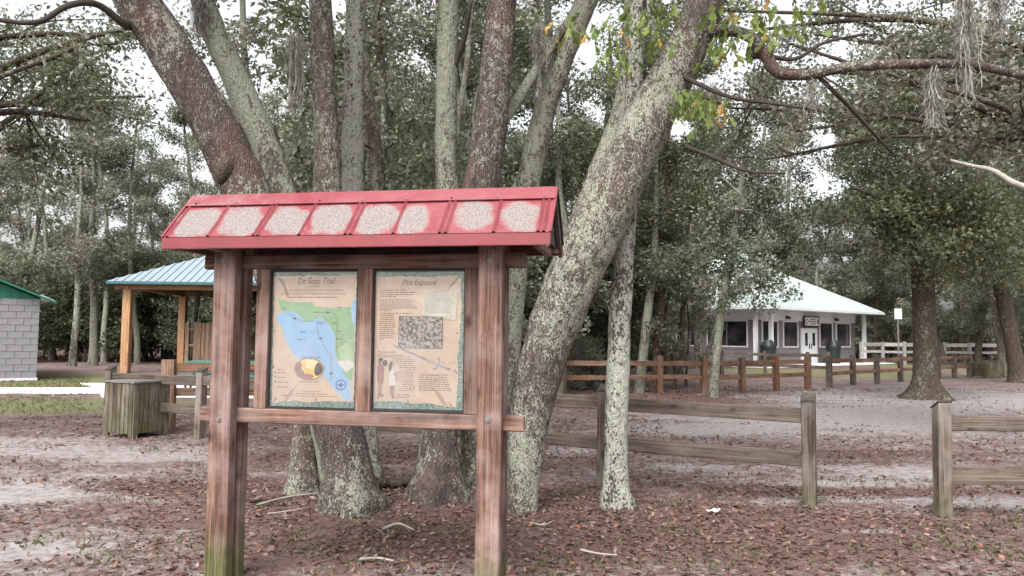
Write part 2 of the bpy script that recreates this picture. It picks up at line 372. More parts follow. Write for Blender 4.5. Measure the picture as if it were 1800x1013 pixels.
s1 = g.math('ADD', s1, g.math('MULTIPLY', g.math('SUBTRACT', nf, .5), 1.5)); s1 = g.math('ADD', s1, g.math('MULTIPLY', g.math('SUBTRACT', nff, .5), 1.3)); smask = g.step(s1, .22, .74)
sandc = g.ramp(nf, [(.28, (.15, .132, .128)), (.5, (.265, .24, .235)), (.7, (.35, .322, .316))])
sandc = g.mix(g.math('MULTIPLY', g.step(nff, .54, .66), .7), sandc, (.11, .08, .072))
litc = g.ramp(g.noise(o, 26, 6, .8, .6), [(.3, (0.036, 0.024, 0.023)), (.46, (0.096, 0.059, 0.053)), (.6, (0.148, 0.095, 0.085)), (.72, (0.216, 0.156, 0.144))])
litc = g.mix(g.math('MULTIPLY', g.step(nff, .56, .68), .5), litc, (.25, .2, .19))
col = g.mix(smask, litc, sandc)
gmask = g.math('MULTIPLY', g.step(g.math('ADD', ga, g.math('MULTIPLY', g.math('SUBTRACT', nmid, .5), 1.0)), .35, .75), g.step(g.math('ADD', nf, g.math('MULTIPLY', ga, .35)), .45, .62))
grc = g.ramp(nff, [(.3, (.075, .08, .04)), (.55, (.145, .148, .075)), (.75, (.21, .2, .115))])
col = g.mix(gmask, col, grc)
hgt = g.math('ADD', g.math('MULTIPLY', nff, .5), nf)
b = g.bsdf(col, .95, .1, 0, g.bump(hgt, .7, .02)); nt.links.new(b.outputs[0], out.inputs[0])
tag(ob('ground', gme, m), 'sandy ground strewn with brown fallen leaves and patches of grass', kind='structure')

def slab(name, pts, z, h, mat):
    n = len(pts); V = [(p[0], p[1], z) for p in pts]+[(p[0], p[1], z-h) for p in pts]
    F = [list(range(n))]+[[i, i+n, (i+1) % n+n, (i+1) % n] for i in range(n)]
    return ob(name, pymesh(name, V, F), mat)
a0, a1 = G(-260, 691), G(176, 691); b0, b1 = G(-260, 681.5), G(176, 682)
tag(slab('concrete_path', [a0, a1, G(178, 697), G(560, 700), G(560, 676), G(140, 674), b1, b0], .012, .1, M['concrete']), 'pale concrete footpath crossing the grass to the picnic shelter', kind='structure')

# ------------------------------------------------------------------ kiosk (interpretive sign)
KR = A(866, 700, 4.5); KL = A(404, 700, 4.8)
KO = Vector(((KR.x+KL.x)/2, (KR.y+KL.y)/2, 0)); kd = Vector((KR.x-KL.x, KR.y-KL.y)); KW = kd.length; KA = math.atan2(kd.y, kd.x)
KU = Vector((math.cos(KA), math.sin(KA), 0)); KV = Vector((-math.sin(KA), math.cos(KA), 0))
def kp(px, py, yl):
    p = HP(px, py, KO+KV*yl, KV); d = p-KO; return d.dot(KU), p.z
kiosk = thing('information_kiosk', 'wooden information kiosk with small red metal roof and two framed trail posters', 'signboard', KO, KA)
hx = KW/2
PH = 2.12
for sx in (-1, 1):
    for (yc, dp) in ((-.0705, .09), (.0705, .09)):
        box('post', (sx*hx, yc, PH/2-.2), (.14, dp, PH+.4), M['cedar_post'], kiosk, .008)
    for py in (458, 738):
        x, z = kp(866 if sx > 0 else 401, py, -.12)
        bo = ob('bolt', cyl_mesh(.017, .006, 14), M['steel'], kiosk, (sx*hx+.012*sx*0, -.1175, z), (math.pi/2, 0, 0))
        ob('bolt_head', cyl_mesh(.009, .008, 6), M['steel'], bo, (0, 0, .006))
zt = kp(640, 459, -.03)[1]; zb = kp(660, 738, -.03)[1]
box('rail', (0, 0, zt), (KW+.14+.24, .05, .088), M['cedar_x'], kiosk, .006)
box('rail', (0, 0, zb), (KW+.14+.24, .05, .088), M['cedar_x'], kiosk, .006)
z0, z1 = zb+.0445, zt-.0445
stx = []
for (l, r_) in ((448, 470), (626, 652), (816, 841)):
    xa, xb = kp(l, 600, -.022)[0], kp(r_, 600, -.022)[0]; stx.append((xa, xb))
    box('stile', ((xa+xb)/2, .002, (z0+z1)/2), (xb-xa, .046, z1-z0), M['cedar_z'], kiosk, .004)
box('backing_board', ((stx[0][0]+stx[2][1])/2, .034, (z0+z1)/2), (stx[2][1]-stx[0][0]-.02, .012, z1-z0), M['dark_recess'], kiosk, .002)
for (xa, xb) in ((stx[0][1], stx[1][0]), (stx[1][1], stx[2][0])):   # dark inner frames
    fr = MB()
    fr.box((xa+.004, .006, (z0+z1)/2), (.008, .03, z1-z0)).box((xb-.004, .006, (z0+z1)/2), (.008, .03, z1-z0))
    fr.box(((xa+xb)/2, .006, z0+.007), (xb-xa-.0165, .03, .014)).box(((xa+xb)/2, .006, z1-.006), (xb-xa-.0165, .03, .012))
    ob('inner_frame', fr.mesh('inner_frame'), M['dark_recess'], kiosk)

# --- posters: flat prints in layers, each layer 0.5 mm proud of the one below
def m_print(name, c1, c2, scale=14, c3=None, t=(.4, .6)):
    m, nt, out = newmat(name); g = N(nt); o = g.obj()
    n1 = g.noise(o, scale, 5, .65, .3); c = g.mix(g.step(n1, *t), c1, c2)
    if c3: c = g.mix(g.step(g.noise(o, scale*2.7, 4, .7), .55, .62), c, c3)
    b = g.bsdf(c, .6, .2); nt.links.new(b.outputs[0], out.inputs[0]); return m
M['p_border'] = m_print('print_leaf_border', (.07, .16, .12), (.30, .42, .34), 70, (.45, .55, .5))
M['p_parch'] = m_print('print_parchment', (.66, .49, .36), (.80, .63, .48), 4, None, (.3, .75))
M['p_land'] = m_print('print_map_land', (.29, .50, .26), (.37, .57, .33), 9)
M['p_land2'] = m_print('print_map_land_pale', (.42, .60, .30), (.55, .66, .42), 9)
M['p_sea'] = m_print('print_map_sea', (.34, .56, .80), (.42, .63, .84), 5)
M['p_ink'] = m_print('print_ink', (.14, .09, .085), (.2, .14, .12), 20)
M['p_ink2'] = m_print('print_faded_text', (.28, .18, .14), (.36, .24, .18), 20)
M['p_blue'] = m_print('print_blue_ink', (.10, .16, .42), (.14, .2, .5), 20)
M['p_sun'] = m_print('print_sunset', (.75, .34, .06), (.95, .72, .22), 9)
M['p_glow'] = m_print('print_sun_glow', (.95, .80, .35), (.98, .88, .55), 9)
M['p_dark'] = m_print('print_dark_shape', (.06, .05, .05), (.12, .1, .09), 30)
M['p_white'] = m_print('print_white', (.72, .70, .64), (.80, .78, .72), 20)
M['p_note'] = m_print('print_note_paper', (.66, .62, .50), (.74, .70, .58), 10)
M['p_engr'] = m_print('print_engraving', (.10, .085, .08), (.60, .52, .46), 55, (.06, .05, .05), (.42, .56))
M['p_skin'] = m_print('print_skin', (.34, .2, .15), (.42, .26, .2), 20)
M['p_robe'] = m_print('print_red_robe', (.34, .13, .11), (.42, .19, .16), 20)
M['p_basket'] = m_print('print_basket', (.55, .33, .29), (.62, .42, .36), 30)
M['p_steel'] = m_print('print_sword', (.3, .29, .28), (.42, .41, .4), 20)
M['p_crease'] = m_print('print_crease', (.44, .33, .25), (.52, .40, .31), 6)
class Poster:
    def __init__(s, label, quad_px, zoom):
        (xl, zt_), (xr, zb_) = kp(*quad_px[0], .02), kp(*quad_px[1], .02)
        s.o = ob('poster', pymesh('poster', [(0, 0, 0), (xr-xl, 0, 0), (xr-xl, 0, zt_-zb_), (0, 0, zt_-zb_)], [[0, 1, 2, 3]]), M['p_border'], kiosk, (xl, .0245, zb_))
        s.o['label'] = label
        s.w, s.h = xr-xl, zt_-zb_; s.zm = zoom
    def P(s, zx, zy, lay):
        a, b_, c, d = s.zm; return ((zx-a)/(c-a)*s.w, -.0006*lay, (1-(zy-b_)/(d-b_))*s.h)
    def poly(s, name, pts, mat, lay):
        return ob(name, pymesh(name, [s.P(x, y, lay) for x, y in pts][::-1], [list(range(len(pts)))]), M[mat], s.o)
    def multi(s, name, polys, mat, lay):
        mb = MB()
        for pts in polys: mb.poly([s.P(x, y, lay) for x, y in pts][::-1])
        return ob(name, mb.mesh(name), M[mat], s.o)
    def lines(s, name, rows, mat, lay, hgt=7):
        """rows (x0,x1,y): lines of word-like dashes"""
        ps = []
        for (x0, x1, y) in rows:
            x = x0
            while x < x1-6:
                wl = R.uniform(10, 34); e = min(x+wl, x1); k = hgt*R.uniform(.8, 1.1)
                ps.append([(x, y-k/2), (e, y-k/2), (e, y+k/2), (x, y+k/2)]); x = e+R.uniform(4, 7)
        return s.multi(name, ps, mat, lay)
    def text(s, name, txt, cx, y, width, mat, lay, shear=0.0, align='CENTER', hfac=1.0, bold=.0):
        cu = bpy.data.curves.new(name, 'FONT'); cu.body = txt; cu.size = 1; cu.shear = shear; cu.align_x = align; cu.resolution_u = 3
        cu.offset = bold
        to = bpy.data.objects.new('tmp', cu); C.objects.link(to); dg = bpy.context.evaluated_depsgraph_get()
        me = bpy.data.meshes.new_from_object(to.evaluated_get(dg)); bpy.data.objects.remove(to)
        co = np.array([v.co[:] for v in me.vertices]); wd = co[:, 0].max()-co[:, 0].min(); k = width/wd
        a, b_, c, d = s.zm; kx = s.w/(c-a); kz = s.h/(d-b_); p = s.P(cx, y, lay)
        for v in me.vertices: v.co = (p[0]+v.co.x*k*kx, p[1], p[2]+v.co.y*k*kz*hfac)
        me.update(); me.materials.clear()
        return ob(name, me, M[mat], s.o)
def ell(cx, cy, rx, ry, n=28, a0=0, a1=2*math.pi): return [(cx+rx*math.cos(a0+(a1-a0)*i/n), cy+ry*math.sin(a0+(a1-a0)*i/n)) for i in range(n)]
def wig(pts, amp=4, step=22):
    out_ = []
    for (x0, y0), (x1, y1) in zip(pts, pts[1:]+pts[:1]):
        n = max(1, int(math.hypot(x1-x0, y1-y0)/step))
        for i in range(n): out_.append((x0+(x1-x0)*i/n+R.uniform(-amp, amp)*(i > 0), y0+(y1-y0)*i/n+R.uniform(-amp, amp)*(i > 0)))
    return out_
P1 = Poster('trail map poster with a blue sea and green land on parchment', ((473, 479), (622, 720)), (52, 72, 615, 975))
P1.poly('parchment', wig([(84, 98), (612, 92), (612, 925), (400, 930), (330, 940), (230, 928), (150, 940), (92, 945), (88, 500)], 5), 'p_parch', 1)
P1.poly('sea_print', wig([(100, 380), (130, 345), (200, 333), (250, 350), (285, 395), (320, 400), (380, 365), (420, 395), (460, 440), (488, 500), (490, 600), (500, 660), (545, 730), (585, 790), (598, 920), (560, 915), (500, 860), (430, 775), (360, 700), (240, 640), (170, 540), (135, 430)], 3, 30), 'p_sea', 2)
P1.poly('land_print', wig([(112, 250), (180, 268), (340, 275), (345, 300), (470, 310), (580, 300), (598, 330), (606, 480), (606, 640), (600, 790), (560, 770), (520, 690), (495, 640), (485, 570), (490, 500), (455, 430), (420, 390), (385, 366), (330, 402), (288, 396), (250, 350), (200, 333), (140, 330)], 3, 30), 'p_land', 3)
P1.poly('land_print', wig([(505, 660), (545, 655), (606, 660), (604, 700), (560, 735), (520, 690)], 3), 'p_white', 4)
P1.poly('land_print', wig([(500, 570), (560, 540), (604, 600), (604, 655), (520, 652)], 3), 'p_land2', 4)
P1.poly('sea_print', wig([(612, 232), (590, 270), (580, 330), (596, 410), (612, 440)], 2), 'p_sea', 4)
for pts in ([(105, 108), (150, 120), (185, 235), (170, 240), (140, 160)], [(165, 940), (200, 880), (260, 810), (215, 890), (185, 940)]): P1.poly('crease', pts, 'p_crease', 2)
P1.text('title_lettering', 'De Soto Trail', 355, 150, 245, 'p_ink', 5, .35, hfac=1.35)
P1.text('date_lettering', '1539-1540', 337, 174, 76, 'p_ink2', 5, .1)
P1.text('intro_lettering', 'You are standing along the narrow route of the conquistador', 345, 197, 380, 'p_ink2', 5, .2, hfac=1.15, bold=.01)
P1.text('intro_lettering', 'Hernando de Soto and his expedition through the Florida', 338, 221, 415, 'p_ink2', 5, .2, bold=.01)
P1.lines('intro_lettering', [(180, 500, 240)], 'p_ink2', 5)
P1.text('sea_lettering', 'Gulf', 278, 478, 42, 'p_blue', 5, .3); P1.text('sea_lettering', 'of', 275, 502, 14, 'p_blue', 5, .3); P1.text('sea_lettering', 'Mexico', 275, 528, 58, 'p_blue', 5, .3)
P1.lines('place_lettering', [(340, 380, 340), (495, 525, 308), (497, 520, 325), (470, 505, 411), (495, 520, 465), (495, 525, 516), (495, 512, 570), (580, 600, 508)], 'p_ink', 5, 5)
P1.lines('place_lettering', [(360, 425, 405), (370, 415, 417), (145, 170, 315)], 'p_blue', 5, 5)
rt = [[(a[0], a[1]-1.6), (b_[0], b_[1]-1.6), (b_[0], b_[1]+1.6), (a[0], a[1]+1.6)] for a, b_ in zip([(360, 340), (430, 342), (190, 350), (235, 385), (290, 405), (530, 560)], [(430, 342), (505, 352), (235, 385), (290, 405), (350, 395), (565, 530)])]
rt += [[(a[0]-1.6, a[1]), (a[0]+1.6, a[1]), (b_[0]+1.6, b_[1]), (b_[0]-1.6, b_[1])] for a, b_ in zip([(480, 350), (497, 400), (497, 480), (365, 425), (385, 510), (466, 620), (530, 480)], [(497, 400), (497, 480), (500, 600), (385, 510), (450, 615), (466, 790), (532, 555)])]
P1.multi('route_line', rt, 'p_ink2', 5)
P1.multi('ship_print', [[(cx-10, cy), (cx-4, cy-9), (cx+1, cy-4), (cx+7, cy-7), (cx+10, cy+2), (cx, cy+7)] for cx, cy in ((227, 383), (396, 512), (468, 743), (437, 341))], 'p_ink', 6)
P1.poly('compass_print', ell(530, 818, 34, 36), 'p_blue', 5); P1.poly('compass_print', ell(530, 818, 27, 29), 'p_sea', 6); P1.poly('compass_print', [(530, 788), (537, 811), (560, 818), (537, 825), (530, 848), (523, 825), (500, 818), (523, 811)], 'p_blue', 7)
P1.poly('emblem_print', ell(328, 718, 95, 73, 40), 'p_ink', 6); P1.poly('emblem_print', ell(328, 718, 91, 69, 40), 'p_sun', 7); P1.poly('emblem_print', ell(345, 688, 42, 32), 'p_glow', 8)
P1.poly('emblem_print', [(238, 725), (245, 690), (258, 672), (278, 674), (282, 695), (276, 715), (292, 730), (300, 750), (340, 752), (360, 765), (345, 782), (300, 784), (262, 766)], 'p_robe', 9)
P1.poly('emblem_print', [(362, 742), (365, 705), (375, 680), (388, 672), (406, 690), (417, 715), (410, 742), (385, 762), (368, 758)], 'p_dark', 9)
P1.text('emblem_lettering', 'De Soto Trail', 335, 645, 125, 'p_blue', 6, .35, bold=.01); P1.lines('emblem_lettering', [(270, 395, 801)], 'p_ink2', 6, 6)
P1.lines('legend_lettering', [(125, 170, 725), (130, 180, 746), (130, 172, 777), (128, 195, 808), (126, 192, 840)], 'p_ink2', 5, 6)
P1.multi('legend_mark', [ell(113, y, 6, 6, 10) for y in (744, 772, 806)], 'p_ink', 5)
P1.lines('credit_lettering', [(245, 400, 864), (205, 450, 881), (160, 510, 896)], 'p_ink2', 5, 4)
P1.multi('pin_print', [[(88, 470), (102, 458), (105, 462), (90, 475)], [(88, 718), (102, 700), (105, 706), (90, 724)], [(104, 935), (122, 910), (126, 914), (108, 938)], [(372, 905), (378, 905), (377, 940), (373, 940)]], 'p_ink', 6)
P2 = Poster('story poster with columns of text, an engraving and a printed sword', ((656, 479), (813, 722)), (48, 62, 645, 980))
P2.poly('parchment', wig([(60, 92), (200, 88), (420, 95), (600, 84), (628, 110), (620, 160), (628, 300), (622, 450), (615, 560), (606, 640), (612, 780), (605, 960), (520, 955), (430, 938), (320, 945), (200, 930), (60, 940)], 4), 'p_parch', 1)
P2.poly('crease', [(600, 90), (560, 140), (530, 190), (565, 160), (615, 100)], 'p_crease', 2); P2.poly('crease', [(450, 840), (500, 870), (550, 950), (520, 950), (480, 890)], 'p_crease', 2)
P2.text('title_lettering', 'Plot Exposed', 350, 150, 225, 'p_ink', 5, .35, hfac=1.35)
P2.text('heading_lettering', 'In September 15, 1539...', 183, 188, 172, 'p_ink2', 5, .25, bold=.012)
rows = [(98, 330, 200), (98, 320, 214), (98, 200, 228), (98, 330, 250), (98, 330, 264), (98, 318, 278), (98, 335, 292), (98, 345, 305), (98, 180, 318), (98, 305, 340)]
rows += [(98, R.uniform(185, 212), 354+13.8*i) for i in range(12)]+[(98, 130, 519)]
P2.lines('body_lettering', rows, 'p_ink2', 5, 6)
P2.poly('note_paper_print', [(384, 178), (600, 188), (603, 220), (590, 385), (380, 352), (372, 330)], 'p_note', 3); P2.multi('note_paper_print', [[(376, 352), (592, 386), (604, 192), (608, 200), (596, 392), (378, 358)]], 'p_crease', 2)
P2.lines('note_lettering', [(405, 580, 190+15.5*i) for i in range(3)]+[(392, R.uniform(555, 582), 238+15.5*i) for i in range(7)]+[(500, 575, 365)], 'p_steel', 4, 4)
P2.poly('engraving_print', [(224, 358), (512, 362), (512, 577), (222, 575)], 'p_ink', 4); P2.poly('engraving_print', [(228, 362), (508, 366), (508, 573), (226, 571)], 'p_engr', 5)
P2.poly('sword_print', [(186, 552), (206, 556), (470, 668), (540, 700), (562, 700), (568, 712), (548, 720), (536, 712), (462, 682), (200, 566)], 'p_steel', 6)
P2.poly('sword_print', [(478, 632), (488, 630), (498, 650), (494, 680), (480, 705), (460, 718), (448, 714), (470, 700), (484, 676), (488, 650)], 'p_steel', 7)
P2.multi('route_line', [[(497, 667), (600, 669), (600, 671), (497, 669)]], 'p_ink2', 5)
P2.text('heading_lettering', 'The Native Path', 150, 608, 115, 'p_ink', 5, 0, bold=.012); P2.text('heading_lettering', 'The Conquistador Trail', 455, 756, 182, 'p_ink', 5, 0, bold=.012)
rows = [(90, 260, 622), (90, 300, 634), (190, 330, 648), (200, 330, 662), (215, 330, 676), (225, 335, 690), (235, 338, 704), (265, 335, 718)]+[(275, R.uniform(318, 336), 733+13*i) for i in range(4)]+[(268, 330, 790), (268, 332, 803), (255, 325, 817), (248, 335, 831), (240, 338, 845), (225, 330, 858)]
P2.lines('body_lettering', rows, 'p_ink2', 5, 6); P2.lines('body_lettering', [(362, R.uniform(535, 572), 768+14*i) for i in range(7)]+[(220, 300, 885), (220, 308, 895), (220, 290, 905)], 'p_ink2', 5, 6)
P2.multi('figure_print', [wig([(88, 700), (105, 682), (128, 690), (134, 720), (132, 790), (125, 822), (95, 824), (90, 770)], 2)], 'p_robe', 6)
P2.multi('figure_print', [[(98, 822), (120, 822), (116, 880), (135, 896), (132, 903), (108, 902), (102, 920), (90, 918), (98, 880)], ell(112, 664, 13, 17), ell(190, 684, 11, 15), [(172, 826), (205, 826), (198, 890), (212, 910), (190, 914), (176, 880)], [(196, 742), (240, 752), (238, 764), (196, 758)]], 'p_skin', 7)
P2.multi('figure_print', [ell(112, 652, 16, 10), [(96, 650), (108, 645), (104, 688), (94, 684)], [(172, 668), (196, 660), (186, 676), (182, 720), (168, 738), (164, 700)], ell(140, 676, 16, 22)], 'p_dark', 8)
P2.multi('figure_print', [wig([(172, 706), (198, 702), (208, 735), (205, 780), (216, 822), (165, 828), (168, 770)], 2)], 'p_white', 6)
P2.multi('figure_print', [[(206, 732), (264, 726), (258, 796), (212, 792)]], 'p_basket', 8)
P2.multi('pin_print', [[(590, 712), (612, 738), (608, 742), (586, 717)], [(560, 928), (578, 952), (574, 955), (556, 932)], [(290, 918), (297, 918), (296, 948), (291, 948)], [(595, 465), (612, 472), (610, 476), (594, 470)]], 'p_ink', 6)
for (xa, xb) in ((stx[0][1], stx[1][0]), (stx[1][1], stx[2][0])):
    box('acrylic_pane', ((xa+xb)/2, .0125, (z0+z1)/2+.001), (xb-xa-.018, .003, z1-z0-.03), M['glass'], kiosk, 0)

# --- kiosk roof
RR = kp(978, 333, .0); RL = kp(341, 348, .0)
zr = (RR[1]+RL[1])/2; xr0, xr1 = RL[0], RR[0]
run, drop = .30, .295
ang = math.atan2(drop, run); SL = math.hypot(run, drop)
m, nt, out = newmat('red_roof_metal'); g = N(nt); o = g.obj()
la = g.n('Attribute', attribute_name='lichen').outputs['Fac']
nf = g.noise(o, 60, 5, .8); n1 = g.noise(o, 7, 5, .65); n2 = g.noise(o, 130, 3, .7)
red = g.mix(g.step(n1, .35, .7), (.19, .036, .044), (.235, .068, .078))
red = g.mix(g.math('MULTIPLY', g.step(n2, .56, .7), .35), red, (.30, .17, .175))
msk = g.step(g.math('ADD', la, g.math('MULTIPLY', g.math('SUBTRACT', g.math('ADD', g.math('ADD', g.math('MULTIPLY', nf, .5), g.math('MULTIPLY', n1, .35)), g.math('MULTIPLY', n2, .25)), .55), 2.0)), .42, .80)
lc = g.ramp(n2, [(.36, (0.063, 0.052, 0.050)), (.5, (0.180, 0.162, 0.151)), (.62, (0.279, 0.257, 0.243))])
colr = g.mix(g.math('MULTIPLY', msk, .92), red, lc)
b = g.bsdf(colr, g.math('MULTIPLY_ADD', msk, .5, .34), .5, 0, g.bump(g.math('ADD', nf, g.math('MULTIPLY', msk, .4)), .25, .004)); nt.links.new(b.outputs[0], out.inputs[0]); M['redroof'] = m
M['redtrim'] = m_plain('red_trim', (.205, .038, .044), .4, .5, 0, .12, 5)
LEN = xr1-xr0
def roof_side(sgn):
    """corrugated sheet pieces; local frame: x along ridge, t down the slope"""
    n_t = 14
    seams = [0, .257, .502, .748, 1.0]
    pf_ = lambda f: f/(f+(1-f)*.94)          # picture fraction to true fraction along the ridge
    RB = [pf_(f) for f in (.012, .12, .24, .252, .36, .48, .494, .604, .723, .738, .86, .972, .986)]
    PT = [(pf_(a), b, c, d) for a, b, c, d in ((.062, .66, .050, 1), (.180, .64, .050, 1), (.303, .64, .050, 1), (.420, .64, .049, 1), (.545, .64, .046, 1), (.642, .66, .036, .95), (.800, .60, .044, .85), (.918, .64, .044, .9))]
    xs_all = np.linspace(0, 1, 241)
    for a_, b_ in zip(seams[:-1], seams[1:]):
        xs = np.unique(np.concatenate([[a_, b_], xs_all[(xs_all > a_) & (xs_all < b_)]])+0)
        extra = []
        for r_ in RB:
            for d in (-.006, -.003, 0, .003, .006):
                if a_ < r_+d < b_: extra.append(r_+d)
        xs = np.unique(np.concatenate([xs, extra])); ts = np.linspace(.0, 1.0, n_t)
        V = []; Lc = []
        for x in xs:
            hgt = max([0]+[max(0, 1-abs(x-r_)/.0055) for r_ in RB])*.014
            for t_ in ts:
                yy = sgn*(t_*SL*math.cos(ang)+hgt*math.sin(ang)); zz = -t_*SL*math.sin(ang)+hgt*math.cos(ang)
                V.append((xr0+x*LEN, yy, zr+.004+zz))
                l = 0
                for (cx, cy, rx, st) in PT:
                    if st: l = max(l, st*(1.3-(abs(x-cx+(cy-t_)*.03)/(rx*1.22))**2.6*.8-(abs(t_-cy)/.36)**2.6*.8+.5*mnoise.noise((x*22, t_*5, cx*40))))
                if hgt > .002: l *= .3
                Lc.append(max(0, min(1, l)))
        nt_ = len(ts); F = []
        for i in range(len(xs)-1):
            for j in range(nt_-1):
                q = [i*nt_+j, (i+1)*nt_+j, (i+1)*nt_+j+1, i*nt_+j+1]; F.append(q if sgn > 0 else q[::-1])
        me = pymesh('roof_sheet', V, F); at = me.attributes.new('lichen', 'FLOAT', 'POINT'); at.data.foreach_set('value', np.array(Lc, np.float32))
        ob('roof_sheet', me, M['redroof'], kiosk)
for sg in (-1, 1): roof_side(sg)
def slope_pt(x, t_, up=0.0, sg=-1): return (x, sg*(t_*SL*math.cos(ang)+up*math.sin(ang)), zr-t_*SL*math.sin(ang)+up*math.cos(ang))
xa, xb = xr0-.004, xr1+.006
# wooden deck under the sheets
for sg in (-1, 1):
    V = [slope_pt(xr0+.012, .02, -.004, sg), slope_pt(xr1-.012, .02, -.004, sg), slope_pt(xr1-.012, .985, -.004, sg), slope_pt(xr0+.012, .985, -.004, sg)]
    V += [(v[0], v[1], v[2]-.022) for v in V]
    ob('roof_deck', pymesh('roof_deck', V, [[0, 1, 2, 3], [7, 6, 5, 4], [0, 4, 5, 1], [1, 5, 6, 2], [2, 6, 7, 3], [3, 7, 4, 0]]), M['cedar_x'], kiosk)
cap = []
for x in (xa, xb): cap += [slope_pt(x, .27, .018, -1), slope_pt(x, .0, .02, -1), slope_pt(x, .27, .018, 1), slope_pt(x, .27, .012, -1), slope_pt(x, .0, .012, 1), slope_pt(x, .27, .012, 1)]
cme = pymesh('ridge_cap', cap, [[0, 1, 7, 6], [1, 2, 8, 7], [0, 6, 9, 3], [2, 5, 11, 8], [3, 4, 1, 0], [4, 5, 2, 1], [9, 6, 7, 10], [10, 7, 8, 11]])
at = cme.attributes.new('lichen', 'FLOAT', 'POINT'); at.data.foreach_set('value', np.array([.5, .5, .2, .42, .3, .2, .05, .05, .05, .05, .05, .05], np.float32))
rc = ob('ridge_cap', cme, M['redroof'], kiosk)
scm = cyl_mesh(.006, .006, 8)
for i in range(9):
    ob('screw', scm, M['steel'] if i % 3 else M['dark_recess'], rc, slope_pt(xr0+LEN*(.03+.118*i), .225, .021, -1), (ang, 0, 0))
for sg in (-1, 1):
    e = slope_pt(0, 1.0, 0, sg)
    tr = MB(); y_ = e[1]; z_ = e[2]
    tr.box(((xa+xb)/2, y_-sg*.004+sg*.006, z_-.031), (xb-xa, .004, .062)).box(((xa+xb)/2, y_-sg*.017, z_-.064), (xb-xa, .04, .003))
    ob('eave_trim', tr.mesh('eave_trim'), M['redtrim'], kiosk)
    ob('fascia', box_mesh(LEN-.03, .03, .05, .003), M['cedar_x'], kiosk, ((xr0+xr1)/2, y_-sg*.034, z_-.034))
for x_, s_ in ((xr1, 1), (xr0, -1)):      # rake boards + gable infill
    for sg in (-1, 1):
        p0 = slope_pt(x_, 0.02, .0, sg); p1 = slope_pt(x_, 1.0, .0, sg)
        V = []
        for dx in (0, -s_*.022):
            V += [(x_+dx, p0[1]*1, p0[2]-.003), (x_+dx, p1[1], p1[2]-.003), (x_+dx, p1[1], p1[2]-.075), (x_+dx, p0[1], p0[2]-.09)]
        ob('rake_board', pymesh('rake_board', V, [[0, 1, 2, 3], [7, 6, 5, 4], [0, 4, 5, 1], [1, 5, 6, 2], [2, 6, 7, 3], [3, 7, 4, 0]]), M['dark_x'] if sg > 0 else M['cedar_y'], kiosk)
        rt_ = MB(); a_ = Vector(slope_pt(x_+s_*.004, 0.0, .006, sg)); b_ = Vector(slope_pt(x_+s_*.004, 1.0, .006, sg)); rt_.bar(a_, b_, .016, .012)
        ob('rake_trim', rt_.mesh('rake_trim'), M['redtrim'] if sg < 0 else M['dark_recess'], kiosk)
    ze = slope_pt(0, 1, 0)[2]; xx = x_-s_*.03
    for i, (zz0, zz1) in enumerate(((ze-.02, ze+.055), (ze+.058, ze+.13), (ze+.133, ze+.205), (ze+.208, ze+.27))):
        hw = lambda z: max(.01, (zr-.03-z)/math.tan(ang))
        V = [(xx, -hw(zz0), zz0), (xx, hw(zz0), zz0), (xx, hw(zz1), zz1), (xx, -hw(zz1), zz1)]; V += [(v[0]-s_*.018, v[1], v[2]) for v in V]
        ob('gable_board', pymesh('gable_board', V, [[0, 1, 2, 3], [7, 6, 5, 4], [0, 4, 5, 1], [1, 5, 6, 2], [2, 6, 7, 3], [3, 7, 4, 0]]), M['dark_x'], kiosk)
    box('roof_tie', (xx-s_*.05, 0, ze-.045), (.04, run*1.86, .05), M['cedar_y'], kiosk, .003)
box('ridge_beam', (0, 0, zr-.10), (LEN-.12, .04, .09), M['cedar_x'], kiosk, .003)
for sx in (-1, 1):
    box('bracket', (sx*hx, 0, slope_pt(0, 1, 0)[2]-.033), (.06, run*1.8, .07), M['cedar_y'], kiosk, .003)

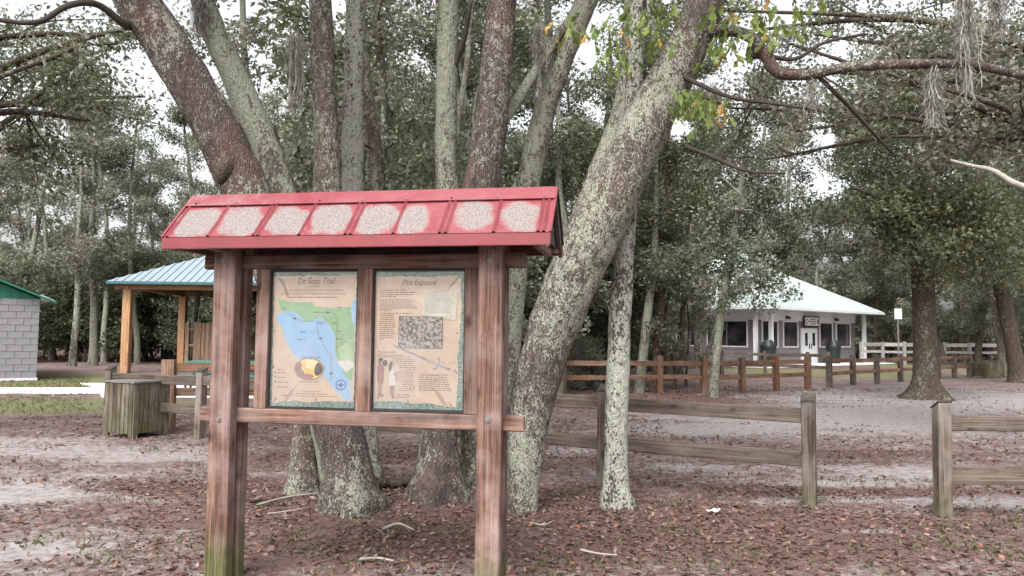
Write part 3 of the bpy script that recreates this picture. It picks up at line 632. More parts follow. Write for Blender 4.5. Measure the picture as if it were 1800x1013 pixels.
# ------------------------------------------------------------------ post-and-rail fences
def fence(name, label, pts, hp, pw, rails, mats, group=None, slant=True, rail_t=.045, ends=(0, 0), tilt=None, rpx=None):
    """pts: ground points of posts; rails: (z, height) pairs"""
    t = thing(name, label, 'fence', pts[0], 0, group); o = Vector(pts[0])
    for i, p in enumerate(pts):
        a = pts[max(0, i-1)]; b_ = pts[min(len(pts)-1, i+1)]; d = Vector(b_)-Vector(a); rz = math.atan2(d.y, d.x)
        h = hp*(1+R.uniform(-.02, .02)); s = pw/2
        V = [(-s, -s, -.3), (s, -s, -.3), (s, s, -.3), (-s, s, -.3), (-s, -s, h-(.06 if slant else .01)), (s, -s, h-(.06 if slant else .01)), (s, s, h), (-s, s, h)]
        me = pymesh('post', V, [[3, 2, 1, 0], [0, 1, 5, 4], [1, 2, 6, 5], [2, 3, 7, 6], [3, 0, 4, 7], [4, 5, 6, 7]])
        bm = bmesh.new(); bm.from_mesh(me); bmesh.ops.bevel(bm, geom=list(bm.edges), offset=.006, segments=1, affect='EDGES'); bm.to_mesh(me); bm.free()
        po = ob('post', me, M[mats[1]], t, Vector(p)-o, (R.uniform(-.012, .012), R.uniform(-.015, .015), rz+math.pi))
        if slant:
            q = ob('cut_top', pymesh('cut_top', [(-s-.004, -s-.006, h-.06), (s+.004, -s-.006, h-.06), (s+.004, s+.004, h+.004), (-s-.004, s+.004, h+.004), (-s-.004, -s-.006, h-.048), (s+.004, -s-.006, h-.048), (s+.004, s+.004, h+.016), (-s-.004, s+.004, h+.016)],
                   [[4, 5, 6, 7], [0, 1, 5, 4], [1, 2, 6, 5], [2, 3, 7, 6], [3, 0, 4, 7], [3, 2, 1, 0]]), M['endgrain'], po)
    for i in range(len(pts)-1):
        a = Vector(pts[i]); b_ = Vector(pts[i+1]); d = b_-a; L = d.length
        e0 = ends[0] if i == 0 else 0; e1 = ends[1] if i == len(pts)-2 else 0
        u = d.normalized(); a2 = a-u*e0; b2 = b_+u*e1; L2 = (b2-a2).length
        for (z, hh) in rails:
            me = box_mesh(L2-.01, rail_t, hh, .006)
            ob('rail', me, M[mats[0]], t, (a2+b2)/2-o+Vector((0, 0, z+R.uniform(-.012, .012))), (0, R.uniform(-.006, .006), math.atan2(d.y, d.x)))
    return t
nA = G(1424, 888); n1065 = None
nE = G(350, 770); nF = G(190, 757)
def lerp(a, b, t): return a+(b-a)*t
npts = [nA, lerp(nA, nE, .245), lerp(nA, nE, .495), lerp(nA, nE, .75), nE, nF]
npts = [Vector((p.x, p.y, 0)) for p in npts]
fence('post_and_rail_fence', 'weathered two-rail wooden fence running behind the kiosk and lichen tree', npts, .98, .115, [(.80, .135), (.40, .135)], ('rail_x', 'rail_z'))
p0 = G(1658, 906); p0.z = 0
fence('post_and_rail_fence', 'weathered two-rail fence section starting after the sandy gap', [p0, p0+Vector((1.95, .02, 0)), p0+Vector((3.9, .05, 0))], .98, .115, [(.775, .13), (.335, .15)], ('rail_x', 'rail_z'))
c0 = G(295, 752); c0.z = 0
fence('post_and_rail_fence', 'reddish brown two-rail fence between the slatted bin and picnic table', [c0, c0+Vector((2.0, .35, 0)), c0+Vector((4.0, .7, 0))], 1.08, .19, [(.93, .14), (.56, .13)], ('brown_x', 'board'), slant=False)
mp = [(990, 692), (1080, 692), (1160, 690.5), (1237, 690.5), (1305, 689.5), (1365, 686.5), (1420, 683.5), (1458, 681), (1500, 677), (1542, 674.5), (1583, 671), (1617, 668), (1650, 665.5), (1678, 664.5), (1704, 663)]
mpp = [G(*q) for q in mp]
for q in mpp: q.z = 0
fence('post_and_rail_fence', 'brown two-rail fence crossing in front of the office building lawn', mpp[:7], .98, .15, [(.80, .13), (.42, .12)], ('brown_x', 'brown_z'), slant=False)
fence('post_and_rail_fence', 'dark brown two-rail fence along the lawn behind the big trunk', mpp[7:], .98, .15, [(.80, .13), (.42, .12)], ('brown_x', 'dark_z'), slant=False)
bp = [G(1178, 660), G(1269, 658), G(1345, 660), G(1420, 662), G(1456, 664)]
for q in bp: q.z = 0
fence('post_and_rail_fence', 'dark stained two-rail fence just beyond the brown fence', bp, .98, .13, [(.84, .12), (.40, .12)], ('dark_x', 'dark_z'), slant=False)
fp = [G(1515, 640), G(1552, 640), G(1590, 641), G(1625, 641), G(1660, 641), G(1705, 642), G(1765, 642)]
for q in fp: q.z = 0
fence('post_and_rail_fence', 'pale grey two-rail fence far beyond the lawn beside the office building', fp, 1.35, .18, [(1.2, .22), (.75, .15)], ('pale_x', 'pale_x'), slant=False)

# ------------------------------------------------------------------ slatted bins
def slat_bin(label, c, rz, wx, wy, h, group=None, nx=7, ny=7, lid=True, cat='trash bin'):
    t = thing('slatted_bin', label, cat, c, rz, group)
    for sx in (-1, 1):
        for sy in (-1, 1): box('corner_post', (sx*(wx/2-.03), sy*(wy/2-.03), h/2-.005), (.05, .05, h-.01), M['slat'], t)
    for (n, wd, ax) in ((nx, wx, 0), (ny, wy, 1)):
        pw = wd/n
        for s in (-1, 1):
            for i in range(n):
                u = -wd/2+pw*(i+.5); zz = .05+R.uniform(-.006, .012) if 0 < i < n-1 else .005; hh = h-zz-.03
                if ax == 0: box('slat', (u, s*wy/2, zz+hh/2), (pw-.006, .022, hh), M['slat'], t, .003, (0, R.uniform(-.006, .006), 0))
                else: box('slat', (s*wx/2, u, zz+hh/2), (.022, pw-.012, hh), M['slat'], t, .003, (R.uniform(-.006, .006), 0, 0))
    box('liner', (0, 0, h/2), (wx-.12, wy-.12, h-.16), M['dark_recess'], t)
    if lid: box('lid', (0, 0, h-.012), (wx+.05, wy+.05, .03), M['binlid'], t, .005)
    return t
bc = G(232, 773); k1 = G(187, 769); k2 = G(297, 766)
rb = math.radians(38)
slat_bin('mossy weathered slatted wooden trash box with flat lid beside the rail fence', G(240, 764), math.radians(63), .60, .60, .79)
for px_, w_, lb in ((1734, .75, 'small slatted wooden bin standing at the far fence end post'), (1764, .75, 'slatted wooden bin beside the foot of the leaning tree')):
    q = G(px_, 663.5 if px_ < 1750 else 661.5); q.z = 0
    slat_bin(lb, q, .3, w_, w_, .62, 'slatted bins at the far fence', 6, 6, False)

# ------------------------------------------------------------------ block building (left)
bl = G(64, 668); BX, BY = bl.x, bl.y
bb = thing('block_building', 'grey concrete block building with green metal gable', 'building', (BX, BY, 0), math.radians(37))
M['block'] = m_plain('concrete_block', (.23, .225, .235), .92, .1, 0, .14, 6, .5)
ch, cw, nc, ncol = .2, .4, 12, 16
HB = ch*nc+.06
ob('mortar_wall', box_mesh(ncol*cw, 5.8, HB, 0), M['mortar'], bb, (-ncol*cw/2-.012, 2.9+.012, HB/2))
bm_ = box_mesh(cw-.012, .03, ch-.012, .004); hm_ = box_mesh(cw/2-.012, .03, ch-.012, .004)
for r_ in range(nc):
    zc = ch*(r_+.5)+.06
    if r_ % 2 == 0:
        for c_ in range(ncol-1 if r_ % 2 else ncol): ob('block', bm_, M['block'], bb, (-cw*(c_+.5), R.uniform(-.002, .002), zc))
    else:
        ob('block', hm_, M['block'], bb, (-cw/4, 0, zc))
        for c_ in range(ncol-1): ob('block', bm_, M['block'], bb, (-cw*(c_+1), R.uniform(-.002, .002), zc))
ob('footing', box_mesh(ncol*cw+.05, .2, .08, .01), M['concrete'], bb, (-ncol*cw/2, .04, .02))
gw = ncol*cw; rk = .42; ov = .42
V = [(0, -.02, HB), (-gw, -.02, HB), (-gw/2, -.02, HB+rk*gw/2), (0, .03, HB), (-gw, .03, HB), (-gw/2, .03, HB+rk*gw/2)]
ob('gable_panel', pymesh('gable_panel', V, [[1, 0, 2], [3, 4, 5], [0, 1, 4, 3], [1, 2, 5, 4], [2, 0, 3, 5]]), M['greenmetal'], bb)
rib = MB()
for i in range(1, 24):
    x = -gw*i/24; zt_ = HB+rk*(gw/2-abs(x+gw/2)); rib.box((x, -.03, (HB+zt_)/2), (.03, .02, max(.02, zt_-HB)))
ob('gable_rib', rib.mesh(), M['greenmetal'], bb)
for s in (1, -1):
    xe = ov if s > 0 else -gw-ov
    za, zb_ = HB+rk*gw/2+.1, HB-rk*ov+.1; xm = -gw/2
    V = [(xm, -.3, za), (xe, -.3, zb_), (xe, 6.2, zb_), (xm, 6.2, za)]; V += [(v[0], v[1], v[2]-.06) for v in V]
    ob('roof', pymesh('roof', V, [[0, 1, 2, 3], [7, 6, 5, 4], [0, 4, 5, 1], [1, 5, 6, 2], [2, 6, 7, 3], [3, 7, 4, 0]]), M['greenmetal'], bb)
ob('soffit', pymesh('soffit', [(0.02, -.05, HB-.02), (ov-.02, -.05, HB-.10), (ov-.02, -.05, HB-.04), (.02, -.05, HB+.14), (0.02, 6, HB-.02), (ov-.02, 6, HB-.10), (ov-.02, 6, HB-.04), (.02, 6, HB+.14)], [[0, 1, 2, 3], [0, 4, 5, 1], [7, 6, 5, 4], [1, 5, 6, 2], [0, 3, 7, 4]]), M['white'], bb)

# ------------------------------------------------------------------ picnic shelter
sp = G(220, 655); sh = thing('picnic_shelter', 'open timber picnic shelter with pale blue metal hip roof', 'shelter', (sp.x, sp.y, 0), math.radians(2))
m, nt, out = newmat('blue_roof_metal'); g = N(nt); n1 = g.noise(g.obj(), 1.2, 4); b = g.bsdf(g.mix(n1, (.22, .285, .32), (.31, .375, .415)), .38, .6, .25); nt.links.new(b.outputs[0], out.inputs[0]); M['blueroof'] = m
M['blueedge'] = m_plain('blue_roof_edge', (.03, .10, .13), .4, .5, 0, .1, 3)
W_, D_, PHs = 7.6, 5.2, 3.05
for (x, y) in ((0, 0), (W_, 0), (0, D_), (W_, D_)): box('post', (x, y, PHs/2-.1), (.29, .29, PHs+.2), M['fresh_z'], sh, .015)
for y in (-.02, D_+.02): box('beam', (W_/2, y, PHs+.12), (W_+.9, .16, .24), M['fresh_x'], sh, .01)
for x in (-.02, W_+.02): box('beam', (x, D_/2, PHs+.121), (.16, D_+.3, .23), M['fresh_x'], sh, .01)
ov = .55; ze = PHs+.27; rz_ = 1.45; x0, x1, y0, y1 = -ov, W_+ov, -ov, D_+ov; ym = (y0+y1)/2; hr = (y1-y0)/2
V = [(x0, y0, ze), (x1, y0, ze), (x1, y1, ze), (x0, y1, ze), (x0+hr, ym, ze+rz_), (x1-hr, ym, ze+rz_)]
V += [(v[0], v[1], v[2]-.05) for v in V]
ob('roof', pymesh('roof', V, [[0, 1, 5, 4], [1, 2, 5], [2, 3, 4, 5], [3, 0, 4], [6, 10, 11, 7], [7, 11, 8], [8, 11, 10, 9], [9, 10, 6]]), M['blueroof'], sh)
rib = MB()
nx_ = 30
for i in range(nx_+1):
    x = x0+(x1-x0)*i/nx_; t_ = min(1, min(x-x0, x1-x)/hr)
    for (ya, yb) in ((y0, ym), (y1, ym)):
        if t_ > .02: rib.bar((x, ya, ze+.012), (x, ya+(yb-ya)*t_, ze+rz_*t_+.012), .04, .04)
for i in range(1, 22):
    y = y0+(y1-y0)*i/22; t_ = min(1, min(y-y0, y1-y)/hr)
    for xs_, xd in ((x0, 1), (x1, -1)): rib.bar((xs_, y, ze+.012), (xs_+xd*hr*t_, y, ze+rz_*t_+.012), .04, .04)
ob('roof_rib', rib.mesh(), M['blueroof'], sh)
ed = MB(); ed.box(((x0+x1)/2, y0, ze-.05), (x1-x0+.02, .03, .09)).box(((x0+x1)/2, y1, ze-.05), (x1-x0+.02, .03, .09)).box((x0, ym, ze-.05), (.03, y1-y0-.04, .088)).box((x1, ym, ze-.05), (.03, y1-y0-.04, .088))
ob('roof_edge', ed.mesh(), M['blueedge'], sh)
rc_ = MB(); rc_.bar((x0+hr-.1, ym, ze+rz_+.03), (x1-hr+.1, ym, ze+rz_+.03), .3, .04)
ob('ridge_cap', rc_.mesh(), M['blueroof'], sh)

# privacy fence (boards)
pf = G(324, 652); pv = thing('board_fence', 'tall wooden board screen fence standing behind the picnic table', 'fence', (pf.x, pf.y, 0))
for i in range(3): box('post', (.07+i*2.0, .08, .92), (.14, .12, 1.9), M['board'], pv)
for z in (.3, 1.0, 1.62): box('rail', (2.1, .02, z), (4.2, .04, .1), M['board'], pv)
for i in range(26):
    if i in (1,): continue
    box('board', (.07+i*.155, -.015-(.02 if i % 3 == 0 else 0), .95+R.uniform(-.03, .03)), (.14, .022, 1.86), M['board'], pv, .003, (0, R.uniform(-.008, .008), 0))

# picnic table
pt = G(330, 691); pc = thing('picnic_table', 'green picnic table with bent black tube legs under the shelter', 'picnic table', (pt.x, pt.y, 0.01))
M['tabletop'] = m_plain('green_tabletop', (.05, .15, .12), .5, .4, 0, .15, 8)
for i in range(5): box('top_plank', (1.0, -.3+i*.15, .765), (1.9, .142, .045), M['tabletop'], pc)
for y in (-.72, .72): box('bench_seat', (1.0, y, .45), (1.9, .25, .045), M['tabletop'], pc)
for x in (.25, 1.75):
    for s in (-1, 1):
        P = crom([(x, s*.2, .74), (x, s*.35, .4), (x, s*.5, .08), (x, s*.6, .03), (x, s*.75, .08), (x, s*.72, .42)], 4)
        ob('leg', tube_mesh([tube_vf(P, [.028]*len(P), 8)]), M['black'], pc)
    box('crossbar', (x, 0, .40), (.05, 1.5, .05), M['black'], pc)

# ------------------------------------------------------------------ office building (right)
cy_, sy_ = math.cos(math.radians(40)), math.sin(math.radians(40))
EC = A(1350, 541, 40.0); ECz = 3.1
rd = Vector((cy_, sy_, 0)); ld = Vector((-sy_, cy_, 0)); O_ = 1.25
WC = Vector((EC.x, EC.y, 0))+rd*O_+ld*O_
of = thing('office_building', 'low grey office building with pale green metal hip roof and white double door', 'building', WC, math.radians(40))
m, nt, out = newmat('lap_siding'); g = N(nt); o = g.obj(); sz = g.n('SeparateXYZ'); g.set(sz.inputs[0], o)
fr_ = g.math('FRACT', g.math('MULTIPLY', sz.outputs[2], 5.0)); n1 = g.noise(o, 2, 4)
c = g.mix(g.step(fr_, .14, .03), g.mix(n1, (.15, .14, .143), (.19, .18, .183)), (.08, .075, .075)); b = g.bsdf(c, .8, .2, 0, g.bump(fr_, .4, .02)); nt.links.new(b.outputs[0], out.inputs[0]); M['siding'] = m
m, nt, out = newmat('dark_window'); g = N(nt); o = g.obj(); n1 = g.noise(o, 1.1, 3); b = g.bsdf(g.mix(g.step(n1, .4, .65), (.012, .012, .014), (.05, .045, .045)), .05, .6); nt.links.new(b.outputs[0], out.inputs[0]); M['window'] = m
m, nt, out = newmat('pale_green_roof'); g = N(nt); o = g.obj(); n1 = g.noise(o, .8, 5, .6); b = g.bsdf(g.mix(n1, (.33, .385, .37), (.42, .475, .46)), .42, .5, .1); nt.links.new(b.outputs[0], out.inputs[0]); M['greenroof'] = m
Lr, Ll, HW = 10.7, 10.7, ECz-.02
# walls: local x along right face, local y along left face
ob('wall', box_mesh(Lr, Ll, 2.5, 0), M['siding'], of, (Lr/2, Ll/2, 1.25))
ob('wall_band', box_mesh(Lr+.06, Ll+.06, HW-2.5, 0), M['white'], of, (Lr/2, Ll/2, (HW+2.5)/2+.002))
def wall_win(face, pa, pb, ztop=2.46, zbot=1.02, nm='window', div=1):
    n = ld if face == 'r' else rd; u = rd if face == 'r' else ld
    a = (HP(pa, 580, WC, n)-WC).dot(u); b_ = (HP(pb, 580, WC, n)-WC).dot(u); a, b_ = min(a, b_), max(a, b_)
    wd = b_-a; c_ = (a+b_)/2; hz = ztop-zbot; zc = (ztop+zbot)/2
    def bx(nm2, uc, zc2, su, szz, th, off, mat, par):
        if face == 'r': return box(nm2, (uc, -off, zc2), (su, th, szz), M[mat], par, .004)
        return box(nm2, (-off, uc, zc2), (th, su, szz), M[mat], par, .004)
    wi = bx('window', c_, zc, wd, hz, .04, .012, 'window', of)
    fr = MB(); tt = .07
    for (uc, zc2, su, s2) in ((-wd/2, 0, tt, hz+tt), (wd/2, 0, tt, hz+tt), (0, hz/2, wd-tt-.002, tt), (0, -hz/2, wd-tt-.002, tt)):
        if face == 'r': fr.box((uc, -.02, zc2), (su, .06, s2))
        else: fr.box((-.02, uc, zc2), (.06, su, s2))
    ob('frame', fr.mesh(), M['white'], wi)
    for k in range(1, div):
        uu = -wd/2+wd*k/div
        if face == 'r': box('mullion', (uu, -.025, 0), (.06, .04, hz-.08), M['siding'], wi)
        else: box('mullion', (-.025, uu, 0), (.04, .06, hz-.08), M['siding'], wi)
for a_, b_, d_ in ((1339, 1366, 1), (1376, 1401, 1), (1440, 1462, 1), (1469, 1493, 1)): wall_win('r', a_, b_, div=d_)
for a_, b_, d_ in ((1244, 1314, 2), (1190, 1231, 1), (1120, 1176, 2)): wall_win('l', a_, b_, div=d_)
da = (HP(1408, 600, WC, ld)-WC).dot(rd); db = (HP(1434, 600, WC, ld)-WC).dot(rd)
dr = box('door', ((da+db)/2, -.03, 1.06), (db-da+.12, .08, 2.1), M['white'], of)
for i, s in enumerate((-1, 1)):
    lw = (db-da)/2
    lf = box('door_leaf', (s*lw/2, -.05, -.02), (lw-.03, .04, 2.02), M['white'], dr)
    box('pane', (0, -.022, .42), (lw*.35, .02, .75), M['window'], lf); box('handle', (-s*lw*.36, -.04, .02), (.04, .05, .3), M['black'], lf)
sg_ = thing('office_sign', 'dark framed white sign over the white double door', 'sign', WC+rd*((da+db)/2+.1)-ld*.16+Vector((0, 0, 2.22)), math.radians(40))
box('frame', (0, 0, .28), (1.75, .06, .62), M['dark_recess'], sg_, .01); bd = box('panel', (0, -.035, .28), (1.6, .02, .48), M['white'], sg_, .003)
M['seal'] = m_plain('gold_seal', (.4, .2, .05), .6, .3, 0, .2, 20)
ob('seal', cyl_mesh(.17, .01, 20), M['seal'], bd, (-.6, -.016, 0), (math.pi/2, 0, 0)); ob('seal', cyl_mesh(.1, .01, 16), M['white'], bd, (-.6, -.024, 0), (math.pi/2, 0, 0))
tx = MB()
for zz, x0_, x1_ in ((.13, -.2, .3), (0, -.36, .42), (-.13, -.2, .3)):
    x = x0_
    while x < x1_:
        wl = R.uniform(.06, .14); tx.box((x+wl/2, -.013, zz), (wl, .004, .06)); x += wl+.035
ob('lettering', tx.mesh(), M['dark_recess'], bd); box('emblem', (.64, -.014, 0), (.14, .006, .3), M['dark_recess'], bd, 0)
# columns, eaves, roof
for (x, y) in ((-.55, -.06), (.05, -.62), (Lr+.1, -.55)): box('column', (x, y, HW/2-.05), (.2, .2, HW), M['white'], of, .01)
E = 13.2; e0 = -O_
box('soffit', (e0+E/2, e0+E/2, HW+.03), (E-.1, E-.1, .06), M['white'], of, 0)
ap = 3.55; zc_ = HW+.06
hx_ = E/2; rg = .9
V = [(e0, e0, zc_), (e0+E, e0, zc_), (e0+E, e0+E, zc_), (e0, e0+E, zc_), (e0+hx_-rg, e0+hx_, zc_+ap), (e0+hx_+rg, e0+hx_, zc_+ap)]
ob('roof', pymesh('roof', V, [[0, 1, 5, 4], [1, 2, 5], [2, 3, 4, 5], [3, 0, 4]]), M['greenroof'], of)
rib = MB()
for i in range(1, 33):
    s = E*i/33; t_ = min(1, s/(hx_-rg), (E-s)/(hx_-rg))
    rib.bar((e0+s, e0, zc_+.01), (e0+s, e0+hx_*t_, zc_+ap*t_+.01), .05, .05)
    t2 = min(s, E-s)/hx_; rib.bar((e0, e0+s, zc_+.01), (e0+(hx_-rg)*t2, e0+s, zc_+ap*t2+.01), .05, .05)
ob('roof_rib', rib.mesh(), M['greenroof'], of)
hp_ = MB(); hp_.bar((e0, e0, zc_+.03), (e0+hx_-rg, e0+hx_, zc_+ap+.03), .2, .05).bar((e0+E, e0, zc_+.03), (e0+hx_+rg, e0+hx_, zc_+ap+.03), .2, .05).bar((e0+hx_-rg, e0+hx_, zc_+ap+.04), (e0+hx_+rg, e0+hx_, zc_+ap+.04), .25, .06)
ob('hip_cap', hp_.mesh(), M['white'], of)
gb = MB(); gx_, gy_, gz_ = e0+hx_+1.2, e0+hx_-.1, zc_+ap-.75
gb.poly([(gx_, gy_-1.0, gz_), (gx_, gy_+1.0, gz_), (gx_, gy_, gz_+1.0)]).poly([(gx_+.12, gy_-1.1, gz_-.05), (gx_+.12, gy_, gz_+1.1), (gx_-1.4, gy_, gz_+1.1), (gx_-1.4, gy_-1.1, gz_-.05)]).poly([(gx_+.12, gy_+1.1, gz_-.05), (gx_-1.4, gy_+1.1, gz_-.05), (gx_-1.4, gy_, gz_+1.1), (gx_+.12, gy_, gz_+1.1)])
ob('roof_gablet', gb.mesh(), M['greenroof'], of)
gt = MB(); gt.box((e0+E/2, e0-.03, zc_-.04), (E+.1, .12, .12)).box((e0-.03, e0+E/2+.06, zc_-.04), (.12, E-.02, .118))
ob('gutter', gt.mesh(), M['white'], of)
for px_ in (1381, 1466):
    q = (HP(px_, 560, WC, ld)-WC).dot(rd); fl = box('floodlight', (q, -.12, 2.72), (.1, .12, .12), M['black'], of); box('lamp_head', (.09, -.06, -.06), (.12, .14, .14), M['black'], fl); box('lamp_head', (-.09, -.06, -.06), (.12, .14, .14), M['black'], fl)
q = (HP(1237, 555, WC, rd)-WC).dot(ld); fl = box('floodlight', (-.12, q, 2.75), (.12, .1, .12), M['black'], of); box('lamp_head', (-.06, .08, -.06), (.14, .12, .14), M['black'], fl)
box('apron', (Lr/2-1, -1.1, .03), (Lr+3.5, 2.1, .07), M['concrete'], of, .01); box('apron', (-1.1, Ll/2+.2, .028), (2.1, Ll-.6, .07), M['concrete'], of, .01)
M['can'] = m_plain('dark_green_plastic', (.010, .018, .016), .5, .4, 0, .2, 4)
for face, px_, lb in (('r', 1350, 'dark green trash can by the building corner columns'), ('r', 1465, 'dark green trash can right beside the white double door'), ('l', 1199, 'dark green trash can under the side window of the building')):
    n = ld if face == 'r' else rd; u = rd if face == 'r' else ld
    q = WC+u*(HP(px_, 620, WC-n*.8, n)-WC).dot(u)-n*.8; q.z = .066
    tc = thing('trash_can', lb, 'trash can', q, .3)
    bd_ = ob('body', cyl_mesh(.36, .95, 18, .42), M['can'], tc, (0, 0, .475)); ob('lid', cyl_mesh(.45, .1, 18, .42, .02), M['can'], tc, (0, 0, 1.0)); ob('dome', cyl_mesh(.40, .3, 18, .2, .02), M['black'], tc, (0, 0, 1.2))

# small road sign far right
q = G(1580, 644); q.z = 0; sgn = thing('road_sign', 'small white sign panel on a thin pole beyond the lawn', 'sign', q)
ob('pole', cyl_mesh(.035, 3.3, 8), M['steel'], sgn, (0, 0, 1.65)); box('panel', (0, -.05, 2.95), (.42, .02, .6), M['white'], sgn, .005)

# ------------------------------------------------------------------ trees near the camera
def pxpath(lst, k=7):
    """(px, py, depth, width px) rows -> smooth world path and radii; first row is sunk below the ground"""
    P = []; rr = []
    for (x, y, d, w_) in lst:
        p = A(x, y, d); P.append(p[:]); rr.append(w_/2/FPX*d)
    S = crom(np.hstack([np.array(P), np.array(rr)[:, None]]), k); return S[:, :3], S[:, 3]
def clusters_to_leaves(cl, n, L, Wd, r, spread=(1, 1, .75), droop=.25):
    """cl: (m,4) centre+radius; n leaves in all"""
    cl = np.asarray(cl, float); wts = cl[:, 3]**2; wts /= wts.sum()
    ix = r.choice(len(cl), n, p=wts); d = unit(r.normal(size=(n, 3)))*(r.uniform(0, 1, (n, 1))**.5)
    cen = cl[ix, :3]+d*cl[ix, 3:4]*np.array(spread)
    V = leaf_quads(cen, L, Wd, 0.15, droop, r=r)
    ct = r.uniform(0, 1, len(cl)); tint = np.clip(ct[ix]*.55+r.uniform(0, .45, n)+np.where(r.uniform(0, 1, n) > .985, .35, 0), 0, 1)
    return V, tint
def branch_out(p, dirv, length, r0, r, n=6, wob=.22, up=.1):
    pts = [np.array(p, float)]; d = np.array(dirv, float); d /= np.linalg.norm(d)
    for i in range(n):
        d = d+r.normal(size=3)*wob+np.array([0, 0, up]); d /= np.linalg.norm(d); pts.append(pts[-1]+d*length/n)
    P = crom(pts, 3); return P, np.linspace(r0, r0*.25, len(P))
def near_tree(name, label, path, mat, flare=.35, lobes=5, crown=None, leafmat='leaf_green', extra=(), seed=1, n=22, amp=.10, group=None, cat='tree', limbs=4, leaves=7000, zmin=5.3):
    r = np.random.default_rng(seed)
    P, rad = pxpath(path, 9)
    b0 = P[0].copy(); base = Vector((b0[0], b0[1], 0))
    P = np.vstack([[b0[0], b0[1], -.12], P]); rad = np.concatenate([[rad[0]*1.1], rad])
    P[0, 2] = -.12; keep = np.concatenate([[True], P[1:, 2] > -.1]); P = P[keep]; rad = rad[keep]
    t = thing(name, label, cat, base, 0, group)
    ob('trunk', tube_mesh([tube_vf(P, rad, n, amp, 7, flare, .17, lobes, seed)], base), M[mat], t)
    for e in extra:
        Pe, re = pxpath(e[0], 8); ob('branch', tube_mesh([tube_vf(Pe, re, 12, amp, 8, seed=seed+1)], base), M[e[1] if len(e) > 1 else mat], t)
    if limbs:
        cl = []; tip = P[-1]; td = P[-1]-P[-4]; td /= np.linalg.norm(td); parts = []
        up_n = branch_out(tip, td+np.array([0, 0, .8]), 3.2, rad[-1], r, 6, .15, .12); parts.append(tube_vf(*up_n, 8))
        for i in range(limbs):
            a = r.uniform(0, 6.28); s_ = up_n[0][int(len(up_n[0])*r.uniform(.1, .9))]
            bp_ = branch_out(s_, (math.cos(a), math.sin(a), .35), r.uniform(1.8, 3.0), rad[-1]*.4, r); parts.append(tube_vf(*bp_, 6))
            for q in bp_[0][5::3]: cl.append((*q+np.array([0, 0, .2]), r.uniform(.4, .75)))
        for q in up_n[0][8::3]: cl.append((*q, .8))
        ob('limb', tube_mesh(parts, base), M[mat], t)
        cl = [c_ for c_ in cl if c_[2]-c_[3]*.6 > zmin or r.uniform() < .25]
        if cl:
            V, ti = clusters_to_leaves(cl, leaves, .10, .05, r); me = quad_mesh(V-np.array(base), leaves, ti); ob('crown', me, M[leafmat], t)
    return t
d1 = 6.85
T1 = near_tree('oak_tree', 'leaning oak trunk with a rounded burl tilting left behind the kiosk', [(617, 893, 6.75, 96), (612, 850, 6.8, 86), (605, 790, 6.85, 80), (575, 690, 6.9, 82), (520, 550, 6.9, 84), (445, 370, 6.9, 84), (385, 235, 6.85, 80), (300, 90, 6.8, 78), (232, -15, 6.8, 76), (190, -90, 6.8, 72)], 'bark_dark', .55, 5, seed=3,
    extra=(([(800-570, 45, 6.75, 20), (215, 40, 6.6, 15), (170, 8, 6.4, 12), (120, 10, 6.2, 11), (60, 40, 6.1, 9), (-40, 30, 6.0, 8)], 'twig'),))
tb = Vector((T1.location.x, T1.location.y, 0))
# burl on T1
bu = A(397, 300, 6.72); bm = bmesh.new(); bmesh.ops.create_icosphere(bm, subdivisions=3, radius=1)
for v in bm.verts:
    v.co = Vector((v.co.x*.085, v.co.y*.10, v.co.z*.135))*(1+.12*mnoise.noise(v.co*3))
me = bpy.data.meshes.new('burl'); bm.to_mesh(me); bm.free(); me.shade_smooth(); ob('burl', me, M['bark_grey'], T1, bu-tb, (0, .35, 0))
near_tree('oak_tree', 'pale lichen-covered oak trunk leaning alongside the burled trunk', [(604, 866, 7.4, 60), (585, 780, 7.45, 62), (560, 640, 7.5, 64), (520, 450, 7.5, 62), (478, 300, 7.5, 58), (430, 175, 7.5, 50), (378, 60, 7.5, 44), (345, -30, 7.5, 40)], 'bark_pale', .2, 4, seed=5, extra=(([(520, 345, 7.6, 20), (500, 300, 7.9, 16), (480, 230, 8.2, 12)], 'bark_grey'),))
near_tree('oak_tree', 'slim dark upright trunk with pale flecks rising behind the poster map', [(531, 857, 7.45, 48), (534, 800, 7.5, 42), (540, 700, 7.6, 43), (558, 540, 7.7, 46), (574, 340, 7.8, 48), (571, 190, 7.8, 43), (563, 0, 7.8, 40), (560, -60, 7.8, 38)], 'bark_mix', .5, 4, seed=8)
near_tree('oak_tree', 'slender pale trunk with a whitish patch rising between two darker trunks', [(650, 838, 8.2, 40), (640, 700, 8.3, 38), (628, 480, 8.4, 38), (620, 300, 8.5, 38), (622, 150, 8.5, 37), (628, -30, 8.5, 34)], 'bark_white', .4, 4, seed=9, leaves=4000)
near_tree('oak_tree', 'reddish-brown oak trunk edged with green lichen behind the right poster', [(768, 862, 7.2, 84), (771, 820, 7.25, 72), (776, 740, 7.3, 64), (800, 600, 7.4, 64), (833, 420, 7.4, 65), (850, 300, 7.4, 62), (868, 170, 7.4, 57), (880, 40, 7.4, 54), (886, -40, 7.4, 50)], 'bark_dark', .75, 5, seed=12,
    extra=(([(860, 240, 7.5, 24), (900, 190, 7.7, 20), (960, 95, 8.0, 18), (1010, 20, 8.2, 14), (1040, -40, 8.3, 12)], 'bark_pale'),))
near_tree('oak_tree', 'straight pale green trunk standing close behind the reddish oak', [(836, 852, 7.7, 44), (828, 760, 7.8, 40), (806, 560, 8.0, 40), (786, 330, 8.2, 40), (785, 150, 8.2, 38), (790, -40, 8.2, 36)], 'bark_pale', .3, 4, seed=14, extra=(([(788, 140, 8.2, 14), (815, 70, 8.1, 10), (828, 0, 8.0, 8)], 'twig'),))
